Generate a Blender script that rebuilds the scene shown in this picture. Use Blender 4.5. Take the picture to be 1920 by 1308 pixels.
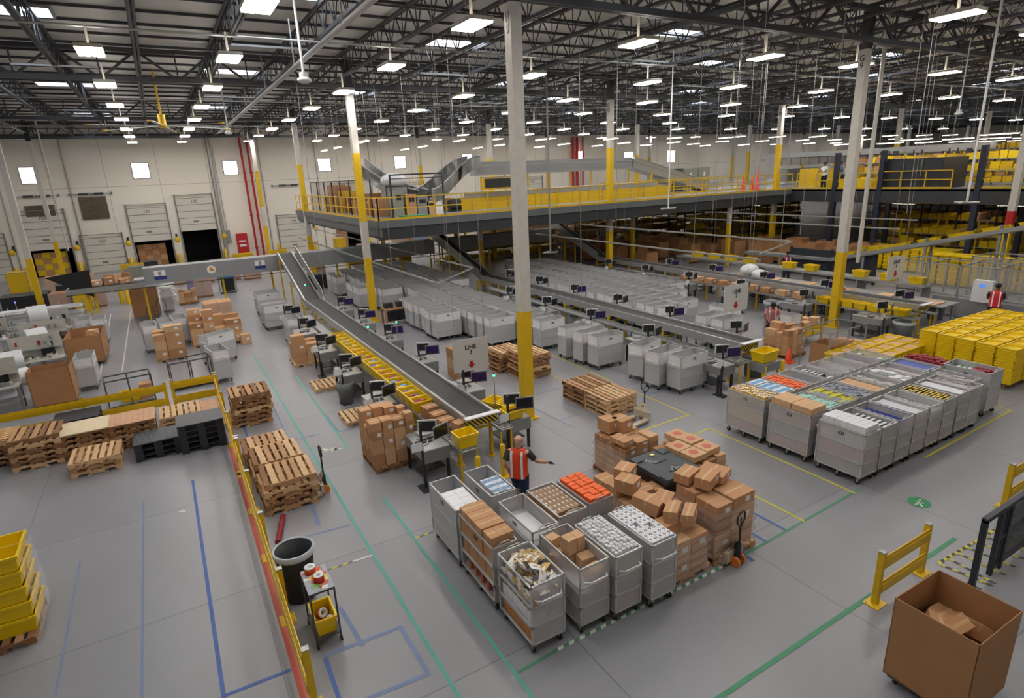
import bpy, math, random
from mathutils import Vector, Matrix
C = bpy.context.scene.collection
for o in list(bpy.data.objects): bpy.data.objects.remove(o)
sin, cos, PI = math.sin, math.cos, math.pi
rnd = random.Random(7)
# ---------------------------------------------------------------- camera (solved from the photo's vanishing points)
FPX, PITCH, ROLL, YAW, HC = 1098.24, .28960, .04364, .5205, 6.85
def _rot():
    F = Vector((sin(YAW)*cos(PITCH), cos(YAW)*cos(PITCH), -sin(PITCH)))
    R = Vector((cos(YAW), -sin(YAW), 0)); D = F.cross(R)
    return R*cos(ROLL)+D*sin(ROLL), -R*sin(ROLL)+D*cos(ROLL), F
_R, _D, _F = _rot()
CAM = Vector((0, 0, HC))
cd = bpy.data.cameras.new('camera'); cam = bpy.data.objects.new('camera', cd); C.objects.link(cam)
cd.sensor_width = 36; cd.lens = 36*FPX/1920; cd.clip_end = 400
m = Matrix((( _R.x, -_D.x, -_F.x, CAM.x), (_R.y, -_D.y, -_F.y, CAM.y), (_R.z, -_D.z, -_F.z, CAM.z), (0, 0, 0, 1)))
cam.matrix_world = m
sc = bpy.context.scene; sc.camera = cam
sc.view_settings.view_transform = 'Standard'; sc.view_settings.look = 'None'
sc.view_settings.gamma = 1; sc.view_settings.use_curve_mapping = False
sc.view_settings.exposure = 0.45
try:
    sc.cycles.use_denoising = True
    sc.cycles.max_bounces = 7; sc.cycles.diffuse_bounces = 3; sc.cycles.glossy_bounces = 2
    sc.cycles.transparent_max_bounces = 12; sc.cycles.transmission_bounces = 2
    sc.cycles.sample_clamp_indirect = 6; sc.cycles.use_light_tree = True
    sc.cycles.caustics_reflective = False; sc.cycles.caustics_refractive = False
except Exception: pass
w = bpy.data.worlds.new('world'); sc.world = w; w.use_nodes = True
w.node_tree.nodes['Background'].inputs[0].default_value = (.75, .85, 1, 1)
w.node_tree.nodes['Background'].inputs[1].default_value = .5
LAMP, SKYL, WINL, STRIP = 34, 9, 5, 14     # radiance of lamps, skylights, windows, strip lights
def ray(u, v): return _R*((u-960)/FPX)+_D*((v-654)/FPX)+_F
def at(u, v, z=0.):
    d = ray(u, v); t = (z-HC)/d.z; return Vector((d.x*t, d.y*t, z))
def aty(u, v, Y):
    d = ray(u, v); return CAM+d*(Y/d.y)
def atx(u, v, X):
    d = ray(u, v); return CAM+d*(X/d.x)
# ---------------------------------------------------------------- materials
def lin(c):
    if isinstance(c, str): c = [int(c[i:i+2], 16)/255 for i in (0, 2, 4)]
    return tuple(x/12.92 if x <= .04045 else ((x+.055)/1.055)**2.4 for x in c)
_M = {}
def mat(name, col='808080', rough=.6, metal=0., var=.08, scale=6., bump=0., emit=0., alpha=1., coat=0.):
    if name in _M: return _M[name]
    m = bpy.data.materials.new(name); m.use_nodes = True; nt = m.node_tree; N = nt.nodes; L = nt.links
    b = N['Principled BSDF']; c = lin(col)
    b.inputs['Roughness'].default_value = rough; b.inputs['Metallic'].default_value = metal
    b.inputs['Base Color'].default_value = (*c, 1)
    if alpha < 1: b.inputs['Alpha'].default_value = alpha
    if coat: b.inputs['Coat Weight'].default_value = coat
    if emit:
        b.inputs['Emission Color'].default_value = (*c, 1); b.inputs['Emission Strength'].default_value = emit
        try: m.cycles.emission_sampling = 'AUTO' if emit > 3 else 'NONE'
        except Exception: pass
    if var and not emit:
        t = N.new('ShaderNodeTexCoord'); n = N.new('ShaderNodeTexNoise'); n.inputs['Scale'].default_value = scale; n.inputs['Detail'].default_value = 3
        r = N.new('ShaderNodeMapRange'); r.inputs[3].default_value = 1-var*1.6; r.inputs[4].default_value = 1+var*1.6
        mx = N.new('ShaderNodeVectorMath'); mx.operation = 'SCALE'; mx.inputs[0].default_value = c
        L.new(t.outputs['Object'], n.inputs['Vector']); L.new(n.outputs[0], r.inputs[0]); L.new(r.outputs[0], mx.inputs['Scale']); L.new(mx.outputs[0], b.inputs['Base Color'])
        if bump:
            bp = N.new('ShaderNodeBump'); bp.inputs['Strength'].default_value = bump; L.new(n.outputs[0], bp.inputs['Height']); L.new(bp.outputs[0], b.inputs['Normal'])
    _M[name] = m; return m
# ---------------------------------------------------------------- mesh builder
class MB:
    def __init__(s): s.v = []; s.f = []; s.mi = []; s.sm = []
    def add(s, vs, fs, m=0, smooth=False):
        k = len(s.v); s.v += [tuple(x) for x in vs]
        for f in fs: s.f.append([i+k for i in f]); s.mi.append(m); s.sm.append(smooth)
        return s
    def box(s, c, d, m=0, rz=0., taper=1.):
        x, y, z = c; a, b, h = d[0]/2, d[1]/2, d[2]/2; vs = []
        for q in (-1, 1):
            t = taper if q < 0 else 1
            for i, j in ((-1, -1), (1, -1), (1, 1), (-1, 1)):
                X, Y = i*a*t, j*b*t
                vs.append((x+X*cos(rz)-Y*sin(rz), y+X*sin(rz)+Y*cos(rz), z+q*h))
        return s.add(vs, [(0, 3, 2, 1), (4, 5, 6, 7), (0, 1, 5, 4), (1, 2, 6, 5), (2, 3, 7, 6), (3, 0, 4, 7)], m)
    def bx(s, x0, y0, z0, x1, y1, z1, m=0):
        return s.box(((x0+x1)/2, (y0+y1)/2, (z0+z1)/2), (abs(x1-x0), abs(y1-y0), abs(z1-z0)), m)
    def beam(s, p, q, w, h=None, m=0):
        p = Vector(p); q = Vector(q); h = h or w; d = (q-p)
        if d.length < 1e-6: return s
        d.normalize(); up = Vector((0, 0, 1)) if abs(d.z) < .95 else Vector((0, 1, 0))
        a = d.cross(up).normalized()*w/2; b = a.cross(d).normalized()*h/2
        vs = [p-a-b, p+a-b, p+a+b, p-a+b, q-a-b, q+a-b, q+a+b, q-a+b]
        return s.add(vs, [(0, 1, 2, 3), (7, 6, 5, 4), (0, 4, 5, 1), (1, 5, 6, 2), (2, 6, 7, 3), (3, 7, 4, 0)], m)
    def cyl(s, p, q, r, n=10, m=0, r2=None, caps=True):
        p = Vector(p); q = Vector(q); r2 = r if r2 is None else r2; d = (q-p).normalized()
        up = Vector((0, 0, 1)) if abs(d.z) < .95 else Vector((1, 0, 0)); a = d.cross(up).normalized(); b = a.cross(d)
        vs = [p+(a*cos(2*PI*i/n)+b*sin(2*PI*i/n))*r for i in range(n)]+[q+(a*cos(2*PI*i/n)+b*sin(2*PI*i/n))*r2 for i in range(n)]
        s.add(vs, [(i, i+n, (i+1) % n+n, (i+1) % n) for i in range(n)], m, True)
        if caps: s.add(vs, [tuple(range(n)), tuple(range(2*n-1, n-1, -1))], m)
        return s
    def tube(s, pts, r, n=8, m=0):
        for a, b in zip(pts, pts[1:]): s.cyl(a, b, r, n, m)
        return s
    def lathe(s, prof, c=(0, 0, 0), n=16, m=0):
        k = len(prof); vs = [(c[0]+r*cos(2*PI*i/n), c[1]+r*sin(2*PI*i/n), c[2]+z) for i in range(n) for r, z in prof]
        return s.add(vs, [(i*k+j, ((i+1) % n)*k+j, ((i+1) % n)*k+j+1, i*k+j+1) for i in range(n) for j in range(k-1)], m, True)
    def quad(s, a, b, c, d, m=0): return s.add([a, b, c, d], [(0, 1, 2, 3)], m)
    def ell(s, c, r, m=0, nu=10, nv=7):
        vs = []; fs = []
        for j in range(nv+1):
            t = PI*j/nv
            for i in range(nu): vs.append((c[0]+r[0]*sin(t)*cos(2*PI*i/nu), c[1]+r[1]*sin(t)*sin(2*PI*i/nu), c[2]+r[2]*cos(t)))
        for j in range(nv):
            for i in range(nu): fs.append((j*nu+i, (j+1)*nu+i, (j+1)*nu+(i+1) % nu, j*nu+(i+1) % nu))
        return s.add(vs, fs, m, True)
    def mesh(s, name, mats):
        me = bpy.data.meshes.new(name); me.from_pydata(s.v, [], s.f)
        for x in (mats if isinstance(mats, (list, tuple)) else [mats]): me.materials.append(x)
        me.polygons.foreach_set('material_index', s.mi); me.polygons.foreach_set('use_smooth', s.sm); me.update(); return me
    def build(s, name, mats, parent=None, loc=(0, 0, 0), rz=0.):
        o = bpy.data.objects.new(name, s.mesh(name, mats)); C.objects.link(o); o.location = loc; o.rotation_euler = (0, 0, rz)
        if parent: o.parent = parent
        return o
LINES_ = {'line 3': 'the near belt line', 'line 2': 'the middle belt line', 'line 1': 'the far belt line', 'lines 1 and 2': 'the middle and far belt lines'}
DOORW = {'128': 'at the far left', '129': 'holding yellow totes', '130': 'closed below the big louvre', '131': 'holding a wrapped carton load', '132': 'open on an empty dark trailer', '134': 'just left of the platform', '135': 'behind the platform corner', '136': 'deep under the platform', '137': 'shut far behind the platform', '138': 'farthest along the wall'}
def words(s):
    if not s: return s
    for a, b in LINES_.items(): s = s.replace(a, b)
    s = s.replace('a the ', 'the ').replace('the the ', 'the ')
    for a, b in DOORW.items(): s = s.replace('marked '+a, b).replace('door '+a, 'the door '+b)
    return s.replace('the the ', 'the ').replace('the dock the door', 'the dock door').replace('dock the door', 'dock door')
def tag(o, label, cat, group=None, kind=None):
    label = words(label); group = words(group)
    if label: o['label'] = label
    if cat: o['category'] = cat
    if group: o['group'] = group
    if kind: o['kind'] = kind
    return o
def thing(name, label, cat, loc=(0, 0, 0), rz=0., group=None):
    o = bpy.data.objects.new(name, None); C.objects.link(o); o.empty_display_size = .1
    o.location = loc; o.rotation_euler = (0, 0, rz); return tag(o, label, cat, group)
def struct(name, mb, mats, label=None):
    o = mb.build(name, mats); o['kind'] = 'structure'
    if label: o['label'] = label
    return o
KIDS = {}
def kids(o):
    return [c for c in bpy.data.objects if c.parent == o] if o.name not in KIDS else KIDS[o.name]
def cache(o):
    if o.name not in KIDS:
        KIDS[o.name] = [c for c in bpy.data.objects if c.parent == o]
        for c in KIDS[o.name]: cache(c)
    return o
def dup(root, loc, rz=0., label=None, group=None, scale=None, drop=()):
    cache(root)
    r = root.copy(); C.objects.link(r); r.location = loc; r.rotation_euler = (0, 0, rz)
    if label: r['label'] = words(label)
    if group: r['group'] = words(group)
    if scale: r.scale = scale
    for ch in KIDS[root.name]:
        if ch.name.split('.')[0] in drop: continue
        c = ch.copy(); C.objects.link(c); c.parent = r
        for g in KIDS.get(ch.name, ()):
            d = g.copy(); C.objects.link(d); d.parent = c
    KIDS[r.name] = None; del KIDS[r.name]
    return r
def text(s, size, m, parent, loc, rot, name='lettering', sx=1.):
    cu = bpy.data.curves.new(name, 'FONT'); cu.body = s; cu.size = size; cu.align_x = 'CENTER'; cu.align_y = 'CENTER'; cu.extrude = .002; cu.offset = size*.022; cu.space_line = .85
    tmp = bpy.data.objects.new(name, cu); C.objects.link(tmp); dg = bpy.context.evaluated_depsgraph_get(); dg.update(); me = bpy.data.meshes.new_from_object(tmp.evaluated_get(dg)); bpy.data.objects.remove(tmp)
    me.materials.clear(); me.materials.append(m)
    o = bpy.data.objects.new(name, me); C.objects.link(o); o.parent = parent; o.location = loc; o.rotation_euler = rot; o.scale = (sx, 1, 1); return o
# common materials
M_white = mat('column_white', 'C9C5BE', .55); M_yel = mat('safety_yellow', 'DDB512', .45); M_blk = mat('dark_steel', '26272B', .5)
M_steel = mat('galvanised_steel', 'A9A9A8', .38, .55, .06, 3); M_gry = mat('grey_paint', '8A8B8C', .5); M_dgry = mat('dark_grey', '4A4C50', .55)
M_card = mat('cardboard', 'BE9068', .8, 0, .07, 3); M_card2 = mat('cardboard_light', 'CDA57E', .8, 0, .07, 3); M_card3 = mat('cardboard_dark', 'A87B53', .8, 0, .07, 3)
M_paper = mat('paper_white', 'E4E4E6', .6, 0, .03); M_red = mat('red_paint', 'B0181C', .5); M_blue = mat('blue_tape', '3F62B0', .6)
M_tote = mat('yellow_plastic', 'EBC70A', .4, 0, .05, 3); M_rub = mat('black_rubber', '17181A', .6); M_wood = mat('pallet_wood', 'B58C64', .8, 0, .16, 9)
M_wood2 = mat('pallet_wood_light', 'D0AC82', .8, 0, .12, 9); M_wood3 = mat('pallet_wood_brown', '8A6444', .85, 0, .16, 9)
M_black = mat('black_plastic', '1E2126', .45); M_film = mat('stretch_film', 'E8E8E8', .18, 0, .05, 8, alpha=.22)
# ================================================================ building shell
GX = [8.25+15.85*i for i in range(-2, 8)]; GY = [13.9+15.2*j for j in range(-1, 4)]
WY = 64.; X0, X1, Y0 = -26., 128., -14.; ZD = 12.5
def floor_mat():
    m = bpy.data.materials.new('polished_concrete'); m.use_nodes = True; nt = m.node_tree; N = nt.nodes; L = nt.links; b = N['Principled BSDF']
    t = N.new('ShaderNodeTexCoord')
    def noise(sc_, det, lo, hi, dist=0):
        n = N.new('ShaderNodeTexNoise'); n.inputs['Scale'].default_value = sc_; n.inputs['Detail'].default_value = det; n.inputs['Distortion'].default_value = dist
        r = N.new('ShaderNodeMapRange'); r.inputs[1].default_value = .15; r.inputs[2].default_value = .85; r.inputs[3].default_value = lo; r.inputs[4].default_value = hi
        L.new(t.outputs['Object'], n.inputs['Vector']); L.new(n.outputs[0], r.inputs[0]); return r.outputs[0]
    def mul(a, c):
        x = N.new('ShaderNodeMath'); x.operation = 'MULTIPLY'; L.new(a, x.inputs[0]); L.new(c, x.inputs[1]); return x.outputs[0]
    v = mul(mul(noise(.22, 3, .93, 1.05, 0), noise(1.4, 5, .96, 1.03, 0)), noise(18, 2, .97, 1.03))
    # sawn joints every 3.81 m and each bay's tone
    br = N.new('ShaderNodeTexBrick'); br.inputs['Scale'].default_value = 1; br.inputs['Brick Width'].default_value = 3.96; br.inputs['Row Height'].default_value = 3.8; br.offset = 0
    br.inputs['Mortar Size'].default_value = .012; br.inputs['Mortar Smooth'].default_value = .3
    br.inputs['Color1'].default_value = (1, 1, 1, 1); br.inputs['Color2'].default_value = (.9, .9, .9, 1); br.inputs['Mortar'].default_value = (.6, .59, .58, 1)
    mp = N.new('ShaderNodeMapping'); mp.inputs['Location'].default_value = (-.35, 1.35, 0)
    L.new(t.outputs['Object'], mp.inputs[0]); L.new(mp.outputs[0], br.inputs['Vector'])
    mx = N.new('ShaderNodeVectorMath'); mx.operation = 'SCALE'; L.new(br.outputs['Color'], mx.inputs[0]); L.new(v, mx.inputs['Scale'])
    m2 = N.new('ShaderNodeVectorMath'); m2.operation = 'MULTIPLY'; L.new(mx.outputs[0], m2.inputs[0]); m2.inputs[1].default_value = lin('909095')
    L.new(m2.outputs[0], b.inputs['Base Color'])
    L.new(noise(.6, 2, .28, .38), b.inputs['Roughness'])
    b.inputs['Specular IOR Level'].default_value = .55
    return m
struct('floor', MB().bx(X0, Y0, -.3, X1, WY+.3, 0), floor_mat())
M_wall = mat('wall_paint', 'E9E3D8', .8, 0, .03, .3); M_deck = mat('roof_deck', 'CFCDC9', .5, .0, .05, .6)
M_roofst = mat('roof_steel', '424347', .5, .1, .1, 1); M_roofst2 = mat('roof_steel_bright', '55565A', .45, .3)
# deck with corrugations along X
mb = MB(); mb.bx(X0, Y0, ZD+.02, X1, WY+.3, ZD+.3)
struct('ceiling', mb, M_deck)
for nm, a in (('wall_left', (X0-.3, Y0, 0, X0, WY, ZD)), ('wall_right', (X1, Y0, 0, X1+.3, WY, ZD)), ('wall_front', (X0, Y0-.3, 0, X1, Y0, ZD))):
    struct(nm, MB().bx(*a), M_wall)
# back wall with dock openings, windows
WINX = [(aty(u, v, WY).x, aty(u, v, WY).z, s) for u, v, s in ((56, 329, 1.25), (264, 320, 1.25), (432, 314, 1.2), (608, 309, 1.2), (750, 304, 1.2), (876, 299, 1.2), (1087, 293, 1.2), (1178, 296, 1.5), (1258, 293, 1.5))]
DOORS = [  # centre x, opening height (None = door closed), number
    (-13.0, None, '128'), (-8.6, 2.3, '129'), (-4.8, None, '130'), (-.95, 2.35, '131'), (3.0, 3.0, '132'), (11.6, None, '134'), (17.4, 3.4, '135'), (24.6, 3.2, '136'), (32.6, None, '137'), (40.5, 3.2, '138')]
HW = 1.5
mb = MB(); z1 = ZD; xs = X0
for cx, hh, no in DOORS:
    mb.bx(xs, WY, 0, cx-HW, WY+.3, z1); H_ = hh or 0
    if hh: mb.bx(cx-HW, WY, hh, cx+HW, WY+.3, z1)
    else: mb.bx(cx-HW, WY, 0, cx+HW, WY+.3, z1)
    xs = cx+HW
mb.bx(xs, WY, 0, X1, WY+.3, z1)
# panel joints of the tilt-up wall
for i in range(34):
    x = X0+2.2+i*4.06; mb.bx(x, WY-.004, 0, x+.03, WY+.01, z1, 1)
mb.bx(X0, WY-.004, 7.25, X1, WY+.01, 7.28, 1)
struct('wall_back', mb, [M_wall, mat('wall_joint', 'A39C90', .8)])
M_wpane = mat('window_daylight', 'EAF2FF', .5, emit=WINL); M_wfr = mat('window_frame', '4b4d50', .5)
for i, (x, z, s) in enumerate(WINX):
    h = s/2; fr = MB()
    for a in ((x-h-.06, z-h-.06, x+h+.06, z-h), (x-h-.06, z+h, x+h+.06, z+h+.06), (x-h-.06, z-h, x-h, z+h), (x+h, z-h, x+h+.06, z+h)):
        fr.bx(a[0], WY-.05, a[1], a[2], WY, a[3])
    f = struct('window_%d' % (i+1), fr, M_wfr); MB().bx(x-h, WY-.03, z-h, x+h, WY-.01, z+h).build('pane', M_wpane, f)
# sky lights in the roof
M_sky = mat('skylight_daylight', 'E6F0FF', .4, emit=SKYL); n = len(WINX)
SKY = []
for i in range(-2, 7):
    for off, ys in ((3.96, (9.9, 25.3, 40.7, 57.)), (11.88, (5.4, 20.4, 34.7, 49.8))):
        for y in ys: SKY.append((8.25+15.85*i+off+(.6 if i == -1 and off < 5 else 0), y))
for x, y in SKY:
    if x < -14 or x > 110: continue
    n += 1; f = MB()
    for sx in (-1, 1): f.bx(x+sx*1.29, y-.68, ZD-.16, x+sx*1.21, y+.68, ZD+.01)
    for sy in (-1, 1): f.bx(x-1.21, y+sy*.68, ZD-.16, x+1.21, y+sy*.6, ZD+.01)
    o = struct('window_%d' % n, f, M_steel); MB().bx(x-1.21, y-.6, ZD-.02, x+1.21, y+.6, ZD).build('pane', M_sky, o)
# joists (run along Y), girders (run along X), purlins
def chord(mb, x, w, z, y0, y1): mb.bx(x-w/2, y0, z-.05, x-.02, y1, z+.05); mb.bx(x+.02, y0, z-.05, x+w/2, y1, z+.05)
jm = MB(); chord(jm, 0, .17, 12.28, Y0, WY); chord(jm, 0, .17, 11.4, Y0, WY)
y = Y0; k = 0
while y < WY-1.27:
    jm.beam((0, y, 12.28), (0, y+.635, 11.4), .035); jm.beam((0, y+.635, 11.4), (0, y+1.27, 12.28), .035)
    if k % 1 == 0: jm.beam((0, y+.635, 11.4), (0, y+.635, 12.28), .025)
    y += 1.27; k += 1
jme = jm.mesh('roof_joist', M_roofst)
for i in range(-12, 50):
    x = 8.25+2.6417*i
    if x < X0+1 or x > X1-1: continue
    o = bpy.data.objects.new('roof_joist', jme); C.objects.link(o); o.location = (x, 0, 0); o['kind'] = 'structure'
gm = MB(); L_ = 15.85
for a in (-1, 1): gm.bx(-2*L_, a*.1, 12.0, 9*L_, a*.02, 12.16)
for a in (-1, 1): gm.bx(-2*L_, a*.14, 10.95, 9*L_, a*.02, 11.13, 0)
x = -2*L_
while x < 8*L_:
    gm.beam((x, 0, 12.08), (x+1.32, 0, 11.04), .09); gm.beam((x+1.32, 0, 11.04), (x+2.64, 0, 12.08), .09); gm.beam((x+1.32, 0, 11.04), (x+1.32, 0, 12.08), .05); x += 2.6417
gme = gm.mesh('roof_girder', M_roofst)
for y in GY:
    o = bpy.data.objects.new('roof_girder', gme); C.objects.link(o); o.location = (8.25, y, 0); o['kind'] = 'structure'
pm = MB().bx(X0, -.03, 12.43, X1, .03, 12.52); pme = pm.mesh('roof_purlin', M_roofst)
k = 0
y = -2.
while y < WY:
    o = bpy.data.objects.new('roof_purlin', pme); C.objects.link(o); o.location = (0, y, 0); o['kind'] = 'structure'; y += 1.9
bm_ = MB().bx(X0, -.02, 11.42, X1, .02, 11.47); bme = bm_.mesh('roof_bridging', M_roofst)
for y in (3, 10.2, 17.3, 24.8, 33., 40.2, 48.5, 56.):
    o = bpy.data.objects.new('roof_bridging', bme); C.objects.link(o); o.location = (0, y, 0); o['kind'] = 'structure'
# daylit reflective sprinkler / conduit lines under the roof
for y, z in ((21.4, 11.25), (37.0, 11.25), (52, 11.25), (6.5, 11.25)):
    struct('trim_pipe', MB().cyl((X0, y, z), (X1, y, z), .035, 8), M_steel)
# columns
M_wht2 = M_white
def column(x, y, mez=None, lab='', red=False):
    mb = MB(); s = .155
    ym = 3.2
    mb.bx(x-s, y-s, 0, x+s, y+s, ym, 1)
    if mez: mb.bx(x-s, y-s, ym, x+s, y+s, mez[0], 0); mb.bx(x-s, y-s, mez[0], x+s, y+s, mez[1], 1); mb.bx(x-s, y-s, mez[1], x+s, y+s, 10.8, 0)
    else: mb.bx(x-s, y-s, ym, x+s, y+s, 10.8, 0)
    mb.bx(x-s, y-s, 10.8, x+s, y+s, 12.1, 2)
    if red: mb.bx(x-s-.003, y-s-.003, 3.2, x+s+.003, y+s+.003, 3.9, 3)
    mb.bx(x-.26, y-.26, 0, x+.26, y+.26, .03, 1)
    o = struct('column', mb, [M_white, M_yel, M_blk, M_red])
    if lab:
        text(lab[0]+'\n'+lab[1], .3, M_blk, o, (x-s-.006, y, 10.35), (PI/2, 0, -PI/2), sx=.85)
    return o
COLP = {}
for i in range(0, 10):
    for j in range(1, 5):
        x, y = GX[i], GY[j]
        if x < -10 or x > 110: continue
        COLP[(i-2, j-1)] = (x, y)
# the near ones are set where their foot stands in the photo
COLP[(0, 0)] = tuple(at(989, 782).xy); COLP[(1, 0)] = tuple(at(1562, 612).xy); COLP[(0, 1)] = tuple(at(702, 601).xy); COLP[(-1, 2)] = (-7.25, 45.2)
COLP[(0, 2)] = tuple(aty(550, 230, 44.3).xy); COLP[(2, 0)] = (38.6, 13.9); COLP.pop((-1, 0), 0); COLP.pop((-1, 1), 0)
for (i, j), (x, y) in COLP.items():
    if j == 0 and i > 2: continue
    mz = (4.95, 8.1) if (i >= 0 and j >= 1) or i >= 3 else None
    lab = {(0, 0): 'H9', (1, 0): 'G9', (2, 0): 'F9', (2, 1): ('F', '10'), (1, 1): ('G', '10')}.get((i, j))
    column(x, y, mz, lab, red=(i, j) == (2, 0))
# ================================================================ lamps
M_lamp = mat('lamp_glow', 'FFF8EE', .5, emit=LAMP); M_lamph = mat('lamp_housing', 'C9C3B4', .4)
t = thing('highbay_light', 'rectangular twin high bay lamp hung under the roof over the floor', 'ceiling light', (0, 0, 10.6), 0, 'high bay lamps under the roof')
MB().bx(-.33, -.6, .02, .33, .6, .12).bx(-.03, -.03, .12, .03, .03, .75).build('housing', M_lamph, t); MB().bx(-.3, -.5, .12, -.08, .5, .125).bx(.08, -.5, .12, .3, .5, .125).build('added_uplight', mat('added_uplight_glow', 'FFF8EE', .5, emit=4.5), t)  # glowing strips on the housing top are added to brighten the roof deck
MB().bx(-.31, -.57, -.02, -.02, .57, .02).bx(.02, -.57, -.02, .31, .57, .02).build('diffuser', M_lamp, t)
first = True
LX = [-.85, 2.7, 7.9, 13.9, 20.4, 26.2, 33.5, 40.5, 48, 56, 64, 73, 82, 92, 102]
for x in LX:
    for j in range(9):  # the two farthest rows are extra lamps, added to brighten the back wall
        y = 3.2+6.25*j+(5.7 if x < 20 else 6.0)
        if x > 13: y += .3
        if x < 0 and y < 10: continue
        if first: t.location = (x, y, 10.6); first = False; continue
        if x > 45 and j % 2: continue
        dup(t, (x, y, 10.6))
for x in (-12, -21):
    for y in (8, 20, 33, 46, 58): dup(t, (x, y, 10.6))
for x in (-.85, 7.9, 16, 24): dup(t, (x, 2.5, 10.6)); dup(t, (x, -6, 10.6))
# ================================================================ floor tape
TZ = [0.]
def tape(x0, y0, x1, y1, w=.055, m=None, dash=None, m2=None, name='trim_floor_tape', z=.004):
    TZ[0] += .00004; z += TZ[0]
    a = Vector((x0, y0, z)); b = Vector((x1, y1, z)); d = (b-a); L = d.length; d.normalize(); n = Vector((-d.y, d.x, 0))*w/2
    mb = MB()
    if not dash: mb.quad(a-n, b-n, b+n, a+n)
    else:
        k = int(L/dash)
        for i in range(k):
            p = a+d*(i*L/k); q = a+d*((i+1)*L/k); s = d*dash*.35
            mb.quad(p-n, q-n, q+n+s, p+n+s, i % 2)
    return struct(name, mb, [m, m2 or m])
T_grn = mat('tape_green', '5FA59A', .7, 0, .1, 3); T_grn2 = mat('tape_green_dark', '4E8F6C', .7, 0, .12, 3); T_blu = mat('tape_blue', '4F6BA8', .7, 0, .14, 2)
T_blu2 = mat('tape_blue_worn', '7484A8', .7, 0, .12, 3); T_org = mat('tape_salmon', 'C2604E', .7, 0, .06, 3); T_yel = mat('tape_yellow', 'C9BE4A', .7, 0, .1, 3); T_wht = mat('tape_white', 'D6D6D2', .7)
for a in ((2.35, 26, 2.35, 5.2), (3.2, 11.7, 3.2, 5.2), (3.3, 22, 3.22, 14.6)): tape(*a, .06, T_grn)
tape(-.47, 15.2, -.44, 7.5, .06, T_blu); tape(-1.5, 14.7, -1.42, 6.5, .035, T_blu2); tape(-2.54, 12.8, -2.5, 8, .03, T_blu2)
tape(-.45, 7.8, .5, 7.76, .06, T_blu); tape(.95, 7.7, .92, 6, .06, T_blu); tape(1.42, 8.7, 1.5, 7.62, .07, T_blu2); tape(.95, 7.75, 2.15, 7.68, .07, T_blu2); tape(2.13, 7.7, 2.15, 6.58, .07, T_blu2); tape(2.18, 6.58, 1.2, 6.65, .07, T_blu2)
tape(1.03, 18.2, 1.01, 15.6, .05, T_blu); tape(2.05, 19.6, 1.95, 15, .04, T_blu2); tape(1.9, 15, 1.7, 11.4, .08, T_blu2); tape(.95, 11.3, .9, 11.1, .06, T_blu2); tape(.87, 11.17, 2.25, 11.03, .05, T_blu2)
tape(.53, 17, .52, 5.5, .1, T_org)
tape(1.35, 9.8, 1.95, 9.78, .05, T_yel, .09, mat('tape_grey', '707070', .7)); tape(1.95, 9.78, 2.33, 9.76, .045, T_wht); tape(3.2, 9.82, 3.6, 9.82, .05, T_yel, .09, _M['tape_grey'])
tape(3.85, 5.94, 7.5, 5.9, .06, T_grn2, .1, T_wht); tape(7.5, 5.9, 7.52, 6.2, .06, T_wht); tape(3.25, 5.9, 3.9, 5.93, .05, T_grn2)
tape(7.9, 5.9, 12, 6.05, .05, T_grn2); tape(4.6, 4.07, 11.7, 4.09, .075, T_grn2)
tape(9.95, 8.4, 9.94, 5.96, .06, T_yel); tape(9.37, 7.4, 9.38, 5.98, .06, T_blu); tape(8.78, 6.8, 8.75, 5.93, .07, T_blu); tape(8.1, 6.1, 8.08, 5.7, .07, T_blu)
tape(12.3, 19.5, 12.08, 11, .055, T_yel); tape(12.1, 11.02, 9.8, 11, .055, T_yel); tape(10.93, 16.6, 10.6, 13.4, .05, T_yel, .12, _M['tape_grey']); tape(9.15, 11.4, 8.95, 10.6, .03, T_wht)
tape(11.83, 10.04, 11.75, 5.98, .055, T_yel); tape(11.83, 10.04, 10.8, 9.98, .055, T_yel); tape(14.6, 6.0, 19.4, 6.1, .06, T_yel); tape(19.37, 6.1, 19.37, 6.6, .06, T_yel)
for a in ((11.6, 13.6, 12.6, 12.9), (12.2, 12.9, 13.5, 12.8), (12.3, 15.5, 12.1, 13.5), (8.6, 16.2, 8.9, 12.2), (8.9, 12.9, 9.6, 12.9), (9.3, 15, 11.4, 15.1), (1.9, 16.1, 2.8, 16.1), (3.3, 17.4, 3.3, 15.9), (3.3, 15.9, 4.2, 15.95)): tape(*a, .045, T_blu2)
for a in ((-3.1, 26, -3.5, 41), (-2.4, 27, -2.5, 41), (-1.0, 30, -1.0, 46)): tape(*a, .05, T_wht)
hz = [(10.65, 3.9, 12.9, 3.8), (10.65, 3.9, 10.75, 3.15)]
for k in range(7): hz.append((10.95+k*.3, 3.88, 10.85+k*.38, 3.15))
for a in hz: tape(*a, .055, T_yel, .085, mat('tape_dark', '4a4a46', .7), z=.005)
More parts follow.
